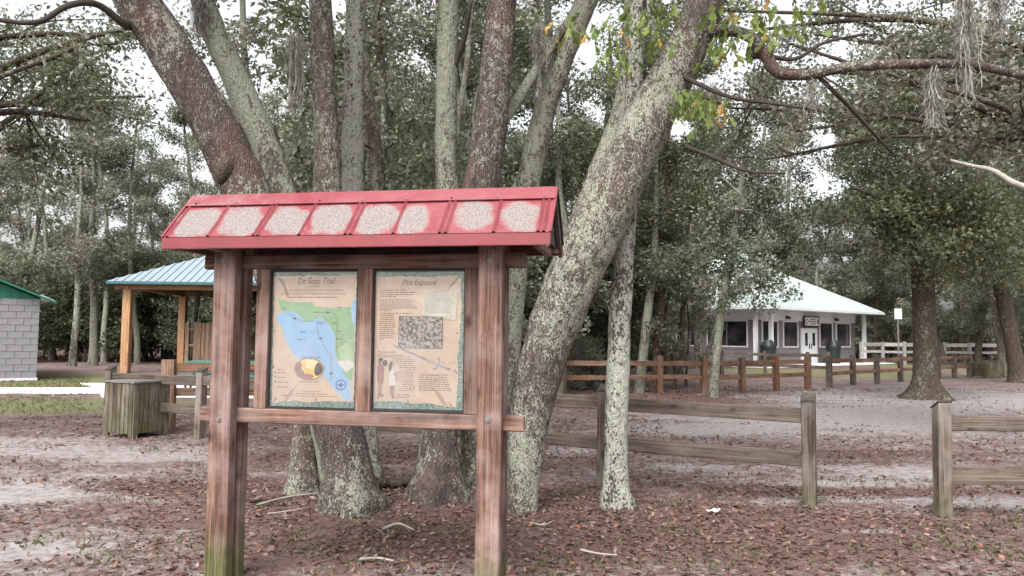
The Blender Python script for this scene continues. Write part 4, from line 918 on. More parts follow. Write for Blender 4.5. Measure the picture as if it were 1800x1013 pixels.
near_tree('oak_tree', 'pale lichen trunk leaning right between the reddish oak and big leaning oak', [(872, 846, 8.0, 44), (885, 700, 8.1, 42), (903, 500, 8.2, 44), (925, 340, 8.2, 43), (952, 215, 8.2, 40), (990, 100, 8.2, 40), (1037, -10, 8.2, 40), (1065, -70, 8.2, 38)], 'bark_pale', .3, 4, seed=15,
    extra=(([(905, 345, 8.2, 26), (950, 250, 8.4, 20), (965, 120, 8.6, 16), (962, 0, 8.8, 12)], 'bark_pale'),))
T6 = near_tree('oak_tree', 'thick lichen-speckled oak leaning right over the rail fence', [(916, 899, 6.72, 50), (920, 850, 6.75, 54), (930, 750, 6.8, 68), (957, 622, 6.8, 82), (997, 515, 6.8, 92), (1043, 415, 6.75, 95), (1097, 300, 6.7, 90), (1152, 190, 6.65, 82), (1205, 90, 6.6, 74), (1243, -5, 6.55, 70), (1275, -90, 6.5, 64)], 'bark_mix', .25, 4, seed=21, n=30,
    extra=(([(985, 480, 6.95, 40), (1025, 390, 7.1, 48), (1062, 290, 7.2, 46), (1098, 190, 7.3, 42), (1110, 90, 7.3, 38), (1114, 0, 7.3, 36), (1118, -60, 7.3, 34)], 'bark_pale'),
           ([(1243, 55, 6.5, 26), (1290, 55, 6.4, 21), (1325, 70, 6.3, 20), (1347, 100, 6.2, 22), (1370, 128, 6.1, 21), (1420, 132, 6.0, 18), (1500, 117, 5.9, 18), (1600, 113, 5.8, 17), (1690, 113, 5.7, 16), (1760, 124, 5.6, 15), (1860, 150, 5.5, 13)], 'bark_dark'),
           ([(1325, 72, 6.3, 14), (1320, 95, 6.3, 14), (1355, 100, 6.3, 9), (1400, 103, 6.4, 7), (1450, 75, 6.6, 6), (1520, 60, 6.8, 5)], 'twig'),
           ([(1205, 258, 6.6, 9), (1250, 275, 6.5, 7), (1310, 300, 6.4, 6), (1380, 305, 6.3, 4)], 'twig'),
           ([(1190, 130, 6.5, 10), (1280, 170, 6.3, 7), (1360, 182, 6.1, 6), (1440, 195, 6.0, 4)], 'twig'),
           ([(1440, 136, 6.0, 8), (1490, 185, 6.2, 7), (1550, 250, 6.4, 5), (1575, 275, 6.5, 3)], 'twig')))
near_tree('oak_tree', 'slim straight tree trunk coated in whitish green lichen beside the rail fence', [(1080, 873, 6.95, 46), (1081, 850, 6.97, 40), (1083, 740, 7.0, 40), (1088, 600, 7.05, 39), (1097, 440, 7.1, 36), (1106, 320, 7.15, 32), (1113, 180, 7.2, 30), (1122, 0, 7.2, 28), (1125, -60, 7.2, 26)], 'bark_white', .75, 3, seed=23, leaves=3000, limbs=3)
# exposed root between the two oak bases
ro = crom([tuple(G(640, 862)+Vector((0, 0, .06))), tuple(G(668, 858)+Vector((0, 0, .05))), tuple(G(700, 855)+Vector((0, 0, .035))), tuple(G(735, 852)+Vector((0, 0, .08)))], 6)
ob('root', tube_mesh([tube_vf(ro, np.linspace(.06, .05, len(ro)), 10, .2, 9)], tb), M['bark_grey'], T1)

# bright oak leaves on the big leaning oak: lobed leaf, each its own piece
def lobed_leaf():
    o_ = [(0, 0), (.10, .16), (.24, .22), (.16, .34), (.34, .46), (.20, .55), (.30, .72), (.12, .78), (0, 1.0)]
    pts = o_+[(-x, y) for x, y in o_[-2:0:-1]]
    V = [(x*.8, y, -.25*y*y-.35*abs(x)) for x, y in pts]+[(0, .3, -.02), (0, .65, -.1)]; n_ = len(pts); F = []
    for i in range(n_):
        j = (i+1) % n_; c_ = n_ if (V[i][1]+V[j][1])/2 < .5 else n_+1
        F.append((i, j, c_))
    F += [(5, n_+1, n_), (n_-5, n_, n_+1)]
    me = pymesh('leaf', V, F)
    at = me.attributes.new('tint', 'FLOAT', 'FACE'); return me
leaf_me = []
for tv in (.1, .35, .6, .8, 1.0):
    me = lobed_leaf(); me.attributes['tint'].data.foreach_set('value', np.full(len(me.polygons), tv, np.float32)); me.materials.append(M['leaf_bright']); leaf_me.append(me)
def spray(px, py, d, n_, sp=45, sc=.13, parent=T6):
    for i in range(n_):
        q = A(px+R.gauss(0, sp), py+R.gauss(0, sp*.45), d+R.gauss(0, .25)); s = sc*R.uniform(.7, 1.25)
        o = ob('leaf', R.choice(leaf_me[:4]) if R.random() < .93 else leaf_me[4], None, parent, q-parent.location, (R.uniform(-2.2, -.9), R.uniform(-.6, .6), R.uniform(0, 6.28)), (s, s, s))
for a_ in ((1215, 175, 6.2, 34, 26), (1240, 190, 6.1, 22, 30), (1310, 25, 6.2, 40, 45), (1360, 50, 6.1, 22, 30), (1080, 55, 6.8, 34, 36), (1150, 20, 6.7, 34, 40), (1090, 105, 6.9, 18, 22), (1010, 50, 7.2, 14, 25), (1270, 85, 6.2, 26, 28), (1160, 75, 6.4, 16, 26), (1400, 20, 6.2, 24, 45)): spray(*a_)

# spanish moss
def moss_clump(label, px, py, d, length, wd, n_=90, seed=0):
    r = np.random.default_rng(seed+100); b0 = A(px, py, d); Vs = []
    for i in range(n_):
        f = r.uniform(0, 1); L = length*(1-.75*f**1.5)*r.uniform(.7, 1); x, y = r.normal(0, wd*(.25+.5*f*r.uniform())), r.normal(0, wd*.5); k = 9
        pts = np.zeros((k, 3)); pts[:, 2] = -np.linspace(0, L, k); dr_ = np.cumsum(r.normal(0, .011, (k, 2)), 0); pts[:, 0] = x*(1-.4*np.linspace(0, 1, k))+dr_[:, 0]; pts[:, 1] = y+dr_[:, 1]; pts[:, 2] -= r.uniform(0, .05)
        wv = np.array([math.cos(i), math.sin(i), 0])*r.uniform(.0025, .005)
        for j in range(k-1): Vs += [pts[j]-wv, pts[j]+wv, pts[j+1]+wv*.9, pts[j+1]-wv*.9]
        for j in range(10):
            q = pts[r.integers(1, k)]; dv = r.normal(size=3)*np.array([.05, .05, .04]); dv[2] -= .03; Vs += [q, q+np.array([.003, 0, 0]), q+dv+np.array([.003, 0, 0]), q+dv]
    me = quad_mesh(np.array(Vs), len(Vs)//4); o = ob('spanish_moss', me, M['moss'], None, b0); return tag(o, label, 'moss')
moss_clump('longest grey Spanish moss strand hanging across the thick horizontal branch', 1695, -20, 5.68, .85, .05, 110, 1)
moss_clump('short Spanish moss beard hanging below the thick horizontal branch', 1637, 118, 5.8, .48, .05, 70, 2)
moss_clump('thin Spanish moss strand high above the branch near the long strand', 1752, -25, 5.7, .42, .03, 50, 3)
moss_clump('wisp of Spanish moss hanging under the branch bend over the building', 1425, 132, 6.0, .4, .012, 24, 4)
moss_clump('Spanish moss wisp dangling beside the pale right-leaning trunk', 945, 40, 7.9, .85, .05, 60, 5)
moss_clump('Spanish moss tuft hanging off the slender pale trunk by the dark flecked trunk', 520, 60, 7.7, .9, .07, 90, 6)
moss_clump('Spanish moss veil hanging on the upper pale leaning trunk beside the burled trunk', 352, -10, 7.3, .45, .06, 80, 7)
moss_clump('Spanish moss tuft on the whitish straight trunk under the leaning oak', 1075, 380, 7.0, .35, .03, 50, 8)
# bare pale dead branch at right
P, rr = pxpath([(1670, 282, 9.0, 5), (1710, 292, 8.9, 7), (1745, 300, 8.8, 9), (1790, 325, 8.6, 11), (1870, 345, 8.4, 13)], 6)
# (attached to the wide oak at right, built below)

# ------------------------------------------------------------------ wood trees: prototypes and copies
def proto_tree(seed, H, r0, crown_lo, crown_r, nleaf, L, Wd, nlimb=14, lean=.04, multi=1, taper=.25, shape='col', clr=.55):
    r = np.random.default_rng(seed); parts = []; cl = []
    for mlt in range(multi):
        pts = [np.zeros(3)+np.array([r.normal(0, .18), r.normal(0, .18), 0])*(multi > 1)]; d = np.array([r.normal(0, lean), r.normal(0, lean), 1.0]) if multi == 1 else np.array([r.normal(0, .2), r.normal(0, .2), 1.0])
        n_ = 9
        pts[0][2] = -.15
        for i in range(n_): d = d+np.array([r.normal(0, lean*1.6), r.normal(0, lean*1.6), .12]); d /= np.linalg.norm(d); pts.append(pts[-1]+d*H*.93/n_)
        P = crom(pts, 4); rad = np.linspace(1, taper, len(P))*r0*(1 if multi == 1 else r.uniform(.6, .95)); parts.append(tube_vf(P, rad, 9, .08, 3, .5, .25, 4, seed))
        for i in range(nlimb):
            f = r.uniform(crown_lo/H, .97); s_ = P[min(len(P)-1, int(f*len(P)))]; a = r.uniform(0, 6.28)
            env = 1.0 if shape == 'col' else (math.sin(math.pi*min(1, max(.12, (f-crown_lo/H)/(1-crown_lo/H)))*.85+.25))
            bl_ = crown_r*r.uniform(.5, 1.0)*max(.35, env)
            bp_ = branch_out(s_, (math.cos(a), math.sin(a), r.uniform(.05, .6)), bl_, max(.012, r0*.28*(1-f*.7)), r, 5, .2, .03); parts.append(tube_vf(*bp_, 5, cap=False))
            for q in bp_[0][5::3]: cl.append((*q, clr*r.uniform(.6, 1.3)))
            cl.append((*bp_[0][-1], clr*r.uniform(.7, 1.4)))
        cl.append((*P[-1], clr*1.2))
    V, ti = clusters_to_leaves(cl, nleaf, L, Wd, r)
    return tube_mesh(parts), quad_mesh(V, nleaf, ti)
PR = {}
for i in range(3): PR['slim%d' % i] = proto_tree(40+i, 13.5, .15, 3.0, 2.1, 6800, .13, .062, 17, .05, clr=.5)
for i in range(3): PR['oak%d' % i] = proto_tree(50+i, 12.5, .24, 2.8, 4.0, 22000, .13, .064, 24, .07, shape='r', clr=.72)
for i in range(2): PR['tall%d' % i] = proto_tree(60+i, 21, .26, 5, 3.6, 16000, .22, .11, 26, .04, shape='r', clr=.95)
for i in range(2): PR['multi%d' % i] = proto_tree(70+i, 11, .17, 2.2, 2.4, 15000, .13, .062, 9, .05, multi=3, clr=.55)
for i in range(3): PR['shrub%d' % i] = proto_tree(80+i, 3.6, .05, .35, 1.25, 7000, .11, .056, 14, .09, multi=2, clr=.42)
for i in range(2): PR['sap%d' % i] = proto_tree(90+i, 6.5, .06, 1.0, 1.3, 5000, .11, .054, 14, .06, clr=.4)
nrd = random.Random(5)
def plant(key, p, label, group, leaf='leaf_green', bark='bark_back', s=1.0, name='tree', cat='tree', rz=None, sz=None):
    lk = {'bark_pale': 'pale-barked', 'bark_back': 'grey-barked', 'bark_mix': 'speckled', 'bark_grey': 'brown-stemmed', 'bark_red': ''}[bark]
    lf_ = {'leaf_grey': 'grey-green', 'leaf_green': 'mid-green', 'leaf_dark': 'dark-leaved'}[leaf]
    if 'multi' in key: lk = 'many-stemmed '+lk
    label = ' '.join((lk+' '+lf_+' '+label).split())
    t = thing(name, label, cat, (p[0], p[1], 0), nrd.uniform(0, 6.28) if rz is None else rz, group); t.scale = (s, s, s*(sz or nrd.uniform(.92, 1.1)))
    tm, cm = PR[key]
    o = ob('trunk' if 'shrub' not in key else 'stem', tm, M[bark], t); c_ = ob('crown' if 'shrub' not in key else 'foliage', cm, M[leaf], t)
    return t
def at_px(px, d): p = A(px, 600, d); return (p.x, p.y)
LL = 'slim tree in the woods behind the picnic shelter and block building'; GL = 'woods behind the picnic shelter'
for px_, d in ((128, 33), (165, 34), (186, 37), (243, 36), (330, 33), (95, 40), (20, 37), (-60, 36), (290, 41), (380, 39), (420, 35), (60, 46), (210, 45), (355, 47), (-30, 48), (140, 52), (270, 53), (450, 43)):
    plant('slim%d' % nrd.randrange(3), at_px(px_, d), LL, GL, nrd.choice(['leaf_grey', 'leaf_grey', 'leaf_green']), nrd.choice(['bark_pale', 'bark_pale', 'bark_back']), nrd.uniform(.95, 1.2))
for px_, d in ((300, 46), (400, 52), (-40, 60)):
    plant('oak%d' % nrd.randrange(3), at_px(px_, d), 'broad oak deep in the woods behind the picnic shelter', GL, nrd.choice(['leaf_green', 'leaf_dark']), 'bark_back', nrd.uniform(.75, .95))
LS = 'understory shrub at the edge of the woods behind the picnic shelter'
for i in range(34):
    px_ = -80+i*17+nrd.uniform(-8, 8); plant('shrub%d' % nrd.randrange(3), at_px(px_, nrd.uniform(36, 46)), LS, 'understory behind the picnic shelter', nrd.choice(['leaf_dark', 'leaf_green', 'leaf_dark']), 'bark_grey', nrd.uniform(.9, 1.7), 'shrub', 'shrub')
# centre
LC = 'tree in the dense woods behind the kiosk'; GC = 'woods behind the kiosk'
for px_, d in ((330, 38), (410, 38), (455, 36), (1200, 34), (1230, 37), (700, 13), (655, 15.5), (735, 17), (490, 18), (560, 21), (640, 24), (760, 22), (830, 19), (905, 23), (970, 20), (1000, 27), (600, 30), (690, 32), (800, 30), (870, 34), (520, 30), (1060, 30), (950, 36), (740, 38), (1110, 36), (1030, 40), (580, 40), (470, 40)):
    plant(nrd.choice(['slim0', 'slim1', 'slim2', 'multi0', 'multi1']), at_px(px_, d), LC, GC, nrd.choice(['leaf_green', 'leaf_grey', 'leaf_green']), nrd.choice(['bark_pale', 'bark_back', 'bark_mix']), nrd.uniform(.85, 1.1))
for px_, d in ((620, 27), (850, 26), (1010, 33), (740, 44), (920, 46), (560, 48), (1090, 46)):
    plant('oak%d' % nrd.randrange(3), at_px(px_, d), 'broad oak in the dense woods behind the kiosk', GC, nrd.choice(['leaf_green', 'leaf_dark']), 'bark_back', nrd.uniform(.85, 1.05))
for i in range(36):
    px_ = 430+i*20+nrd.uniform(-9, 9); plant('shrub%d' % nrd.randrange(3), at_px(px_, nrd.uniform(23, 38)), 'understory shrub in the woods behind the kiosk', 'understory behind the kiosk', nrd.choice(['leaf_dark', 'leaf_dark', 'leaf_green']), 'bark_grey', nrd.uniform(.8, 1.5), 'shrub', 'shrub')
# dark trunks between the big oak and the office
for px_, d, bk in ((1010, 22, 'bark_grey'), (1030, 25, 'bark_grey'), (1048, 23.5, 'bark_back'), (1122, 21, 'bark_pale'), (1150, 22.5, 'bark_red'), (1175, 27, 'bark_grey'), (1195, 30, 'bark_grey')):
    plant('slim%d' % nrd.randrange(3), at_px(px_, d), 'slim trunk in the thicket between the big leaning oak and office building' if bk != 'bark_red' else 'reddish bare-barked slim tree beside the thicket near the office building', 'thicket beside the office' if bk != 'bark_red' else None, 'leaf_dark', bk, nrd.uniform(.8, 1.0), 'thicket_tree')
for px_, d, s in ((1185, 22.5, .95), (1160, 23, .8), (1010, 21.5, .35), (1040, 21.8, .4), (1205, 24, .75)):
    plant('sap%d' % nrd.randrange(2) if s > .6 else 'shrub%d' % nrd.randrange(3), at_px(px_, d), 'leafy sapling in the thicket at the left end of the brown fence' if s > .6 else 'low bush under the brown fence by the big leaning oak', 'thicket saplings' if s > .6 else 'low bushes by the brown fence', 'leaf_grey', 'bark_grey', s*1.0, 'sapling' if s > .6 else 'shrub', 'shrub')
# thin lichen tree in front of the office, leaves hanging across its roof
def mid_tree(label, path, mat, limbs, leafmat, nleaf, seed, L=.115, name='oak_tree', flare=.5, clr=.5, lobes=5, n=14):
    r = np.random.default_rng(seed); P, rad = pxpath(path, 6); base = Vector((P[0][0], P[0][1], 0))
    P = np.vstack([[P[0][0], P[0][1], -.12], P]); rad = np.concatenate([[rad[0]*1.05], rad])
    t = thing(name, label, 'tree', base)
    ob('trunk', tube_mesh([tube_vf(P, rad, n, .08, 4, flare, .28, lobes, seed)], base), M[mat], t)
    cl = []; parts = []
    for (x0, y0, x1, y1, d0, d1_, w_) in limbs:
        p0_, p1_ = np.array(A(x0, y0, d0)), np.array(A(x1, y1, d1_)); mid_ = (p0_+p1_)/2+np.array([r.normal(0, .2), r.normal(0, .2), r.normal(.25, .15)])
        B = crom([p0_, mid_, p1_], 6); parts.append(tube_vf(B, np.linspace(w_, w_*.3, len(B)), 7, .1, 6))
        for q in B[3::2]:
            for _ in range(2): cl.append((*(q+r.normal(size=3)*clr*.8), clr*r.uniform(.6, 1.25)))
    ob('limb', tube_mesh(parts, base), M[mat], t); V, ti = clusters_to_leaves(cl, nleaf, L, L*.5, r); ob('crown', quad_mesh(V-np.array(base), nleaf, ti), M[leafmat], t); return t
mid_tree('thin lichen-covered tree leaning right in front of the office windows', [(1252, 698, 19.6, 18), (1258, 640, 19.6, 14), (1266, 560, 19.6, 15), (1280, 470, 19.5, 15), (1294, 380, 19.5, 12), (1310, 280, 19.4, 9), (1320, 200, 19.4, 6)], 'bark_pale',
    [(1282, 460, 1200, 480, 19.5, 19.2, .04), (1285, 440, 1370, 500, 19.5, 19.0, .04), (1290, 410, 1230, 400, 19.5, 19.3, .04), (1295, 370, 1380, 420, 19.4, 19.6, .04), (1280, 475, 1330, 520, 19.5, 18.8, .03), (1300, 340, 1240, 310, 19.4, 20, .03), (1310, 290, 1370, 330, 19.4, 19, .03), (1312, 280, 1270, 230, 19.4, 19, .03), (1200, 470, 1170, 520, 19.2, 19.2, .02)], 'leaf_green', 12000, 31, .10, clr=.42)
mid_tree('dark brown oak with flared roots standing on open sand before the lawn', [(1628, 701, 19.9, 50), (1628, 690, 19.9, 46), (1627, 650, 19.9, 40), (1625, 560, 19.9, 37), (1622, 470, 19.9, 36), (1620, 400, 19.8, 33), (1630, 320, 19.8, 32), (1640, 240, 19.8, 24), (1650, 120, 19.8, 14)], 'bark_grey',
    [(1620, 420, 1500, 330, 19.8, 18.5, .12), (1625, 400, 1730, 330, 19.8, 18.5, .12), (1622, 380, 1560, 260, 19.8, 18, .1), (1630, 320, 1760, 250, 19.8, 20, .1), (1632, 300, 1480, 230, 19.8, 20.5, .1), (1640, 240, 1560, 120, 19.8, 19, .08), (1640, 240, 1740, 140, 19.8, 19, .08), (1650, 140, 1640, 20, 19.8, 19.8, .06), (1620, 430, 1560, 440, 19.9, 18.6, .06), (1622, 430, 1700, 440, 19.9, 18.8, .06), (1620, 400, 1450, 400, 19.8, 19, .08), (1625, 410, 1790, 430, 19.8, 20, .08), (1640, 260, 1440, 130, 19.8, 21, .08), (1640, 260, 1800, 60, 19.8, 21, .08)], 'leaf_dark', 30000, 32, .125, clr=.8, flare=1.25, lobes=6, n=20)
mid_tree('dark trunk leaning left beyond the two slatted bins', [(1793, 671, 28, 32), (1788, 650, 28, 27), (1775, 580, 28, 25), (1758, 500, 28, 24), (1745, 450, 28, 22), (1730, 380, 28, 22), (1720, 300, 28, 14)], 'bark_grey',
    [(1745, 450, 1690, 380, 28, 27, .1), (1745, 440, 1800, 380, 28, 27, .1), (1730, 380, 1660, 320, 28, 28, .1), (1730, 380, 1810, 300, 28, 28, .1), (1725, 330, 1700, 220, 28, 28, .08), (1740, 430, 1680, 470, 28, 27, .06), (1745, 440, 1810, 480, 28, 27, .06)], 'leaf_green', 16000, 33, .15, clr=.85)
# wide oaks just outside the frame whose crowns reach in at the top corners
def lt(z, px, py, d): p = A(px, py, d); return (z, p.x, p.y, p.z)
def wide_oak(label, x, y, H, limbs, seed, leafmat, nleaf, bare=None):
    r = np.random.default_rng(seed); t = thing('oak_tree', label, 'tree', (x, y, 0)); pts = np.array([[0, 0, -.15], [.05, 0, 1.2], [0, .1, 2.6], [.15, 0, H*.55], [.1, .1, H]]); P = crom(pts, 7)
    ob('trunk', tube_mesh([tube_vf(P, np.linspace(.32, .1, len(P)), 16, .1, 4, .5, .3, 5, seed)]), M['bark_mix'], t); parts = []; cl = []
    for (z, tx, ty, tz) in limbs:
        p0_ = np.array([.05, 0, z]); p1_ = np.array([tx-x, ty-y, tz]); m_ = (p0_+p1_)/2+r.normal(size=3)*.3+np.array([0, 0, .35]); B = crom([p0_, m_, p1_], 8); parts.append(tube_vf(B, np.linspace(.09, .02, len(B)), 8, .1, 6))
        for k in range(4):
            s_ = B[r.integers(5, len(B))]; dv = p1_-p0_; dv = dv/np.linalg.norm(dv)+r.normal(size=3)*.6; q = branch_out(s_, dv, r.uniform(.8, 1.8), .02, r, 5, .25, 0); parts.append(tube_vf(*q, 5, cap=False))
            for w_ in q[0][4::4]: cl.append((*w_, r.uniform(.25, .5)))
        cl.append((*p1_, .5))
    ob('limb', tube_mesh(parts), M['bark_grey'], t); V, ti = clusters_to_leaves(cl, nleaf, .085, .04, r); ob('crown', quad_mesh(V, nleaf, ti), M[leafmat], t)
    if bare is not None:
        ob('dead_branch', tube_mesh([tube_vf(bare[0], bare[1], 8, .08, 8)], (x, y, 0)), M['bare'], t)
    return t
wide_oak('wide oak off the right edge reaching its leafy limbs over the lawn', 9.6, 11.0, 9, [(3.2, 5.2, 10.5, 5.2), (3.6, 4.4, 12, 6.2), (4, 6.2, 9.5, 6.0), (4.4, 5.5, 13, 7.2), (3.8, 7.5, 8.0, 5.8), (4.6, 12, 12, 7), (4.4, 9, 14.5, 7), (4.8, 3.4, 13.5, 7.4), (4.5, 6.5, 14, 6.4), lt(4, 1400, 230, 13), lt(4.4, 1340, 120, 13.5), lt(4, 1480, 190, 12), lt(4.6, 1280, 190, 14), lt(4.2, 1430, 60, 13), lt(3.6, 1550, 240, 11.5), lt(4.8, 1250, 60, 14), lt(3.4, 1700, 250, 11), lt(5, 1350, 280, 15)], 51, 'leaf_grey', 26000, (P, rr))
wide_oak('wide oak off the left edge with dark limbs reaching over the grass', -9.4, 10.2, 8.5, [(3.0, -5.6, 9.6, 5.1), (3.4, -4.8, 10.5, 5.9), (3.0, -6.0, 10.8, 4.5), (4, -7, 8, 5.5), (4.2, -6.5, 12.4, 6.4), (4.2, -12, 11, 6.5), (4.5, -9, 13.5, 6.6), lt(3.4, 90, 150, 11), lt(3.2, 160, 190, 12), lt(4, 250, 170, 13), lt(2.8, 60, 260, 11)], 52, 'leaf_green', 11000)
# behind the office and to the right
for i, px_ in enumerate((1190, 1260, 1330, 1400, 1460, 1520, 1580, 1640, 1700, 1760, 1830, 1230, 1370, 1490, 1550, 1620, 1680, 1740, 1800)):
    d = nrd.uniform(56, 66) if i < 11 else nrd.uniform(66, 78)
    plant(nrd.choice(['oak0', 'tall0', 'tall1']), at_px(px_, d), 'tall leafy tree in the woods behind the office building', 'woods behind the office', nrd.choice(['leaf_grey', 'leaf_grey', 'leaf_green']), 'bark_back', nrd.uniform(1.0, 1.25))
for px_, d in ((1535, 54), (1600, 50), (1660, 47), (1720, 44), (1690, 52), (1760, 40), (1840, 38)):
    plant('oak%d' % nrd.randrange(3), at_px(px_, d), 'lawn-edge oak with drooping crown beyond the far pale fence', 'oaks beyond the lawn', nrd.choice(['leaf_grey', 'leaf_green']), 'bark_grey', nrd.uniform(.8, 1.0))
for i in range(22):
    px_ = 1490+i*17+nrd.uniform(-8, 8)
    if 1640 < px_ < 1665: continue
    plant('shrub%d' % nrd.randrange(3), at_px(px_, nrd.uniform(54, 64)), 'soft bush in the distance beyond the pale fence', 'bushes beyond the lawn', nrd.choice(['leaf_grey', 'leaf_green']), 'bark_grey', nrd.uniform(.9, 1.5), 'shrub', 'shrub')
# far tall trees closing the view
for i in range(30):
    px_ = -120+i*46+nrd.uniform(-15, 15)
    if px_ < 430 and i % 2: continue
    if px_ > 1250: break
    plant('tall%d' % nrd.randrange(2), at_px(px_, nrd.uniform(58, 80)), 'tall far tree standing deep in the woods', 'far woods', nrd.choice(['leaf_grey', 'leaf_green']), 'bark_back', nrd.uniform(.85, 1.05))
# far wood, one mass
r = np.random.default_rng(99); NF = 60000; an = r.uniform(math.radians(-42), math.radians(44), NF); dd = r.uniform(82, 105, NF)
top = 7+3*np.sin(an*21)+2*np.sin(an*57+1)+r.normal(0, 1, NF); zz = r.uniform(0, 1, NF)**1.15*np.clip(top, 3, 14)
fc = np.stack([np.sin(an)*dd, np.cos(an)*dd, zz], 1); V = leaf_quads(fc, .75, .5, .1, .1, r=r)
tag(ob('far_woodland', quad_mesh(V, NF, r.uniform(0, .9, NF)), M['leaf_green']), 'distant mass of woodland closing the view behind everything', 'woodland', kind='stuff')

# ------------------------------------------------------------------ forest floor litter, weeds, sticks
r = np.random.default_rng(5)
def scatter(n, dmin, dmax):
    out_ = []
    while len(out_) < n:
        m_ = n*3; d = np.sqrt(r.uniform(dmin**2, dmax**2, m_)); a = r.uniform(-.68, .68, m_); X, Y = np.sin(a)*d/np.cos(a)*.95, d
        sd_, gr = masks(X, Y)
        nz = np.array([mnoise.noise((x*1.1, y*1.6, 3))+.5*mnoise.noise((x*3, y*3, 9)) for x, y in zip(X, Y)])
        pr = np.clip(1.05-1.25*sd_-.6*gr+.95*nz, .02, 1); k = r.uniform(0, 1, m_) < pr; out_ += list(zip(X[k], Y[k]))
    return np.array(out_[:n])
cen = []
for n_, a_, b_ in ((17000, 3.6, 8.0), (13000, 8.0, 14), (9000, 14, 24)): cen.append(scatter(n_, a_, b_))
xy = np.vstack(cen); n_ = len(xy)
z = np.array([relief(x, y) for x, y in xy])+r.uniform(.004, .022, n_)
a = r.normal(size=(n_, 3)); a[:, 2] *= .28; a = unit(a); b_ = np.cross(a, np.array([0, 0, 1.0])+r.normal(size=(n_, 3))*.3); b_ = unit(b_); nn = np.cross(a, b_); nn *= np.sign(nn[:, 2:3])
l = (.046*r.uniform(.4, 1.4, n_)*(1+.035*np.clip(xy[:, 1]-7, 0, 20)))[:, None]; ww = l*r.uniform(.35, .6, (n_, 1)); cu = r.uniform(-.12, .22, (n_, 1))*l
c3 = np.column_stack([xy, z])
V = np.stack([c3-a*l*.5+nn*cu*.5, c3-a*l*.1-b_*ww*.5+nn*cu*.3, c3+a*l*.25-b_*ww*.35, c3+a*l*.5+nn*cu, c3+a*l*.2+b_*ww*.4, c3-a*l*.15+b_*ww*.5+nn*cu*.3], 1).reshape(-1, 3)
ti = np.clip(r.beta(2, 2.4, n_)+np.where(r.uniform(0, 1, n_) > .94, .4, 0), 0, 1)
tag(ob('leaf_litter', quad_mesh(V, n_, ti, k=6), M['litter']), 'reddish brown fallen oak leaves scattered over the ground', 'leaf litter', kind='stuff')
# weeds and grass tufts
cen = []
spots = [(1000+R.uniform(-40, 40), 985) for _ in range(2)]+[(700, 930), (600, 925), (820, 935), (740, 1005), (1050, 950), (1200, 935), (1290, 960), (1330, 975), (1420, 985), (1240, 995), (1000, 1000), (1680, 960), (1700, 925), (1760, 930), (1790, 920), (1640, 925), (1420, 880), (1400, 890), (1010, 870), (1055, 905), (520, 940), (330, 950), (180, 980), (90, 950), (650, 985), (900, 925), (1550, 1000), (1500, 965), (1120, 990), (350, 870), (300, 770), (450, 890), (1180, 885), (1740, 960), (1780, 985), (560, 960), (160, 760), (260, 790)]
bl = []
for (px_, py_) in spots:
    c_ = G(px_, py_); k = R.randrange(14, 36)
    for _ in range(k):
        x, y = c_.x+R.gauss(0, .13), c_.y+R.gauss(0, .10); bl.append((x, y, R.uniform(.008, .035), R.uniform(0, 6.28)))
for _ in range(3500):
    d = math.sqrt(R.uniform(14**2, 25**2)); aa = R.uniform(-.66, -.5); x, y = math.tan(aa)*d, d
    if masks(np.array([x]), np.array([y]))[1][0] > R.uniform(.2, .8): bl.append((x, y, R.uniform(.02, .06), R.uniform(0, 6.28)))
for _ in range(5000):
    x, y = R.uniform(-4, 5), R.uniform(3.8, 10); 
    if mnoise.noise((x*1.3, y*1.3, 20)) > .12: bl.append((x, y, R.uniform(.008, .028), R.uniform(0, 6.28)))
Vs = []
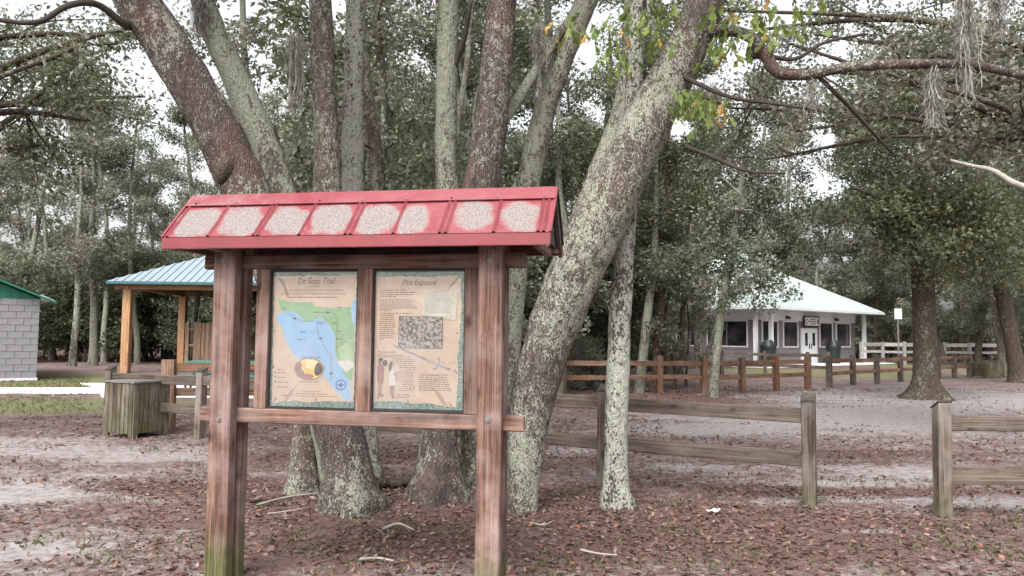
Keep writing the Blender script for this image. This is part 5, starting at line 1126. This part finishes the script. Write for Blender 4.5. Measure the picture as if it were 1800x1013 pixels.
for (x, y, h, a_) in bl:
    wx, wy = math.cos(a_)*.005, math.sin(a_)*.005; lx, ly = R.gauss(0, h*1.1), R.gauss(0, h*1.1)
    Vs += [(x-wx, y-wy, -.015), (x+wx, y+wy, -.015), (x+wx*.8+lx*.4, y+wy*.8+ly*.4, h*.65), (x+lx, y+ly, h)]
tag(ob('grass', quad_mesh(np.array(Vs), len(bl), [R.random() for _ in bl]), M['grass']), 'sparse green grass tufts and weeds among the leaves', 'grass', kind='stuff')
# fallen sticks
sticks = [([(450, 893), (500, 878), (570, 868)], .012, 'thin fallen stick lying left of the burled oak base'), ([(440, 886), (465, 882), (462, 888)], .018, 'short dark stick beside the left kiosk post'),
          ([(632, 988), (665, 984), (692, 990)], .011, 'pale fallen twig in the leaves below the kiosk'), ([(670, 934), (700, 926), (728, 936)], .014, 'curved lichen-coated twig lying below the left poster'),
          ([(925, 920), (955, 925), (975, 918)], .007, 'thin pale forked twig beside the right kiosk post'), ([(1020, 970), (1050, 975), (1085, 980)], .009, 'mossy twig lying in litter in front of the lichen tree'), ([(470, 905), (520, 900), (545, 892)], .007, 'slender twig by the foot of the left kiosk post')]
for pts, rad, lb in sticks:
    b0 = G(*pts[0]); P = crom([tuple(G(*q)+Vector((0, 0, rad*.8+R.uniform(0, .012)))) for q in pts], 5); o = ob('fallen_stick', tube_mesh([tube_vf(P, np.linspace(rad, rad*.5, len(P)), 7, .2, 20)], b0), M['bare'] if 'dark' not in lb else M['twig'], None, b0); tag(o, lb, 'stick')
# white scrap of paper
b0 = G(1254, 901); bm = bmesh.new(); bmesh.ops.create_grid(bm, x_segments=7, y_segments=5, size=.5)
for v in bm.verts: v.co = Vector((v.co.x*.12, v.co.y*.07, .022+.022*mnoise.noise(Vector((v.co.x*3.1, v.co.y*3.1, 4)))))
bmesh.ops.solidify(bm, geom=list(bm.faces), thickness=.002); me = bpy.data.meshes.new('paper_scrap'); bm.to_mesh(me); bm.free(); me.shade_smooth()
tag(ob('paper_scrap', me, M['white'], None, (b0.x, b0.y, 0), (0, 0, .3)), 'crumpled white scrap of paper lying on the leaf litter', 'litter')
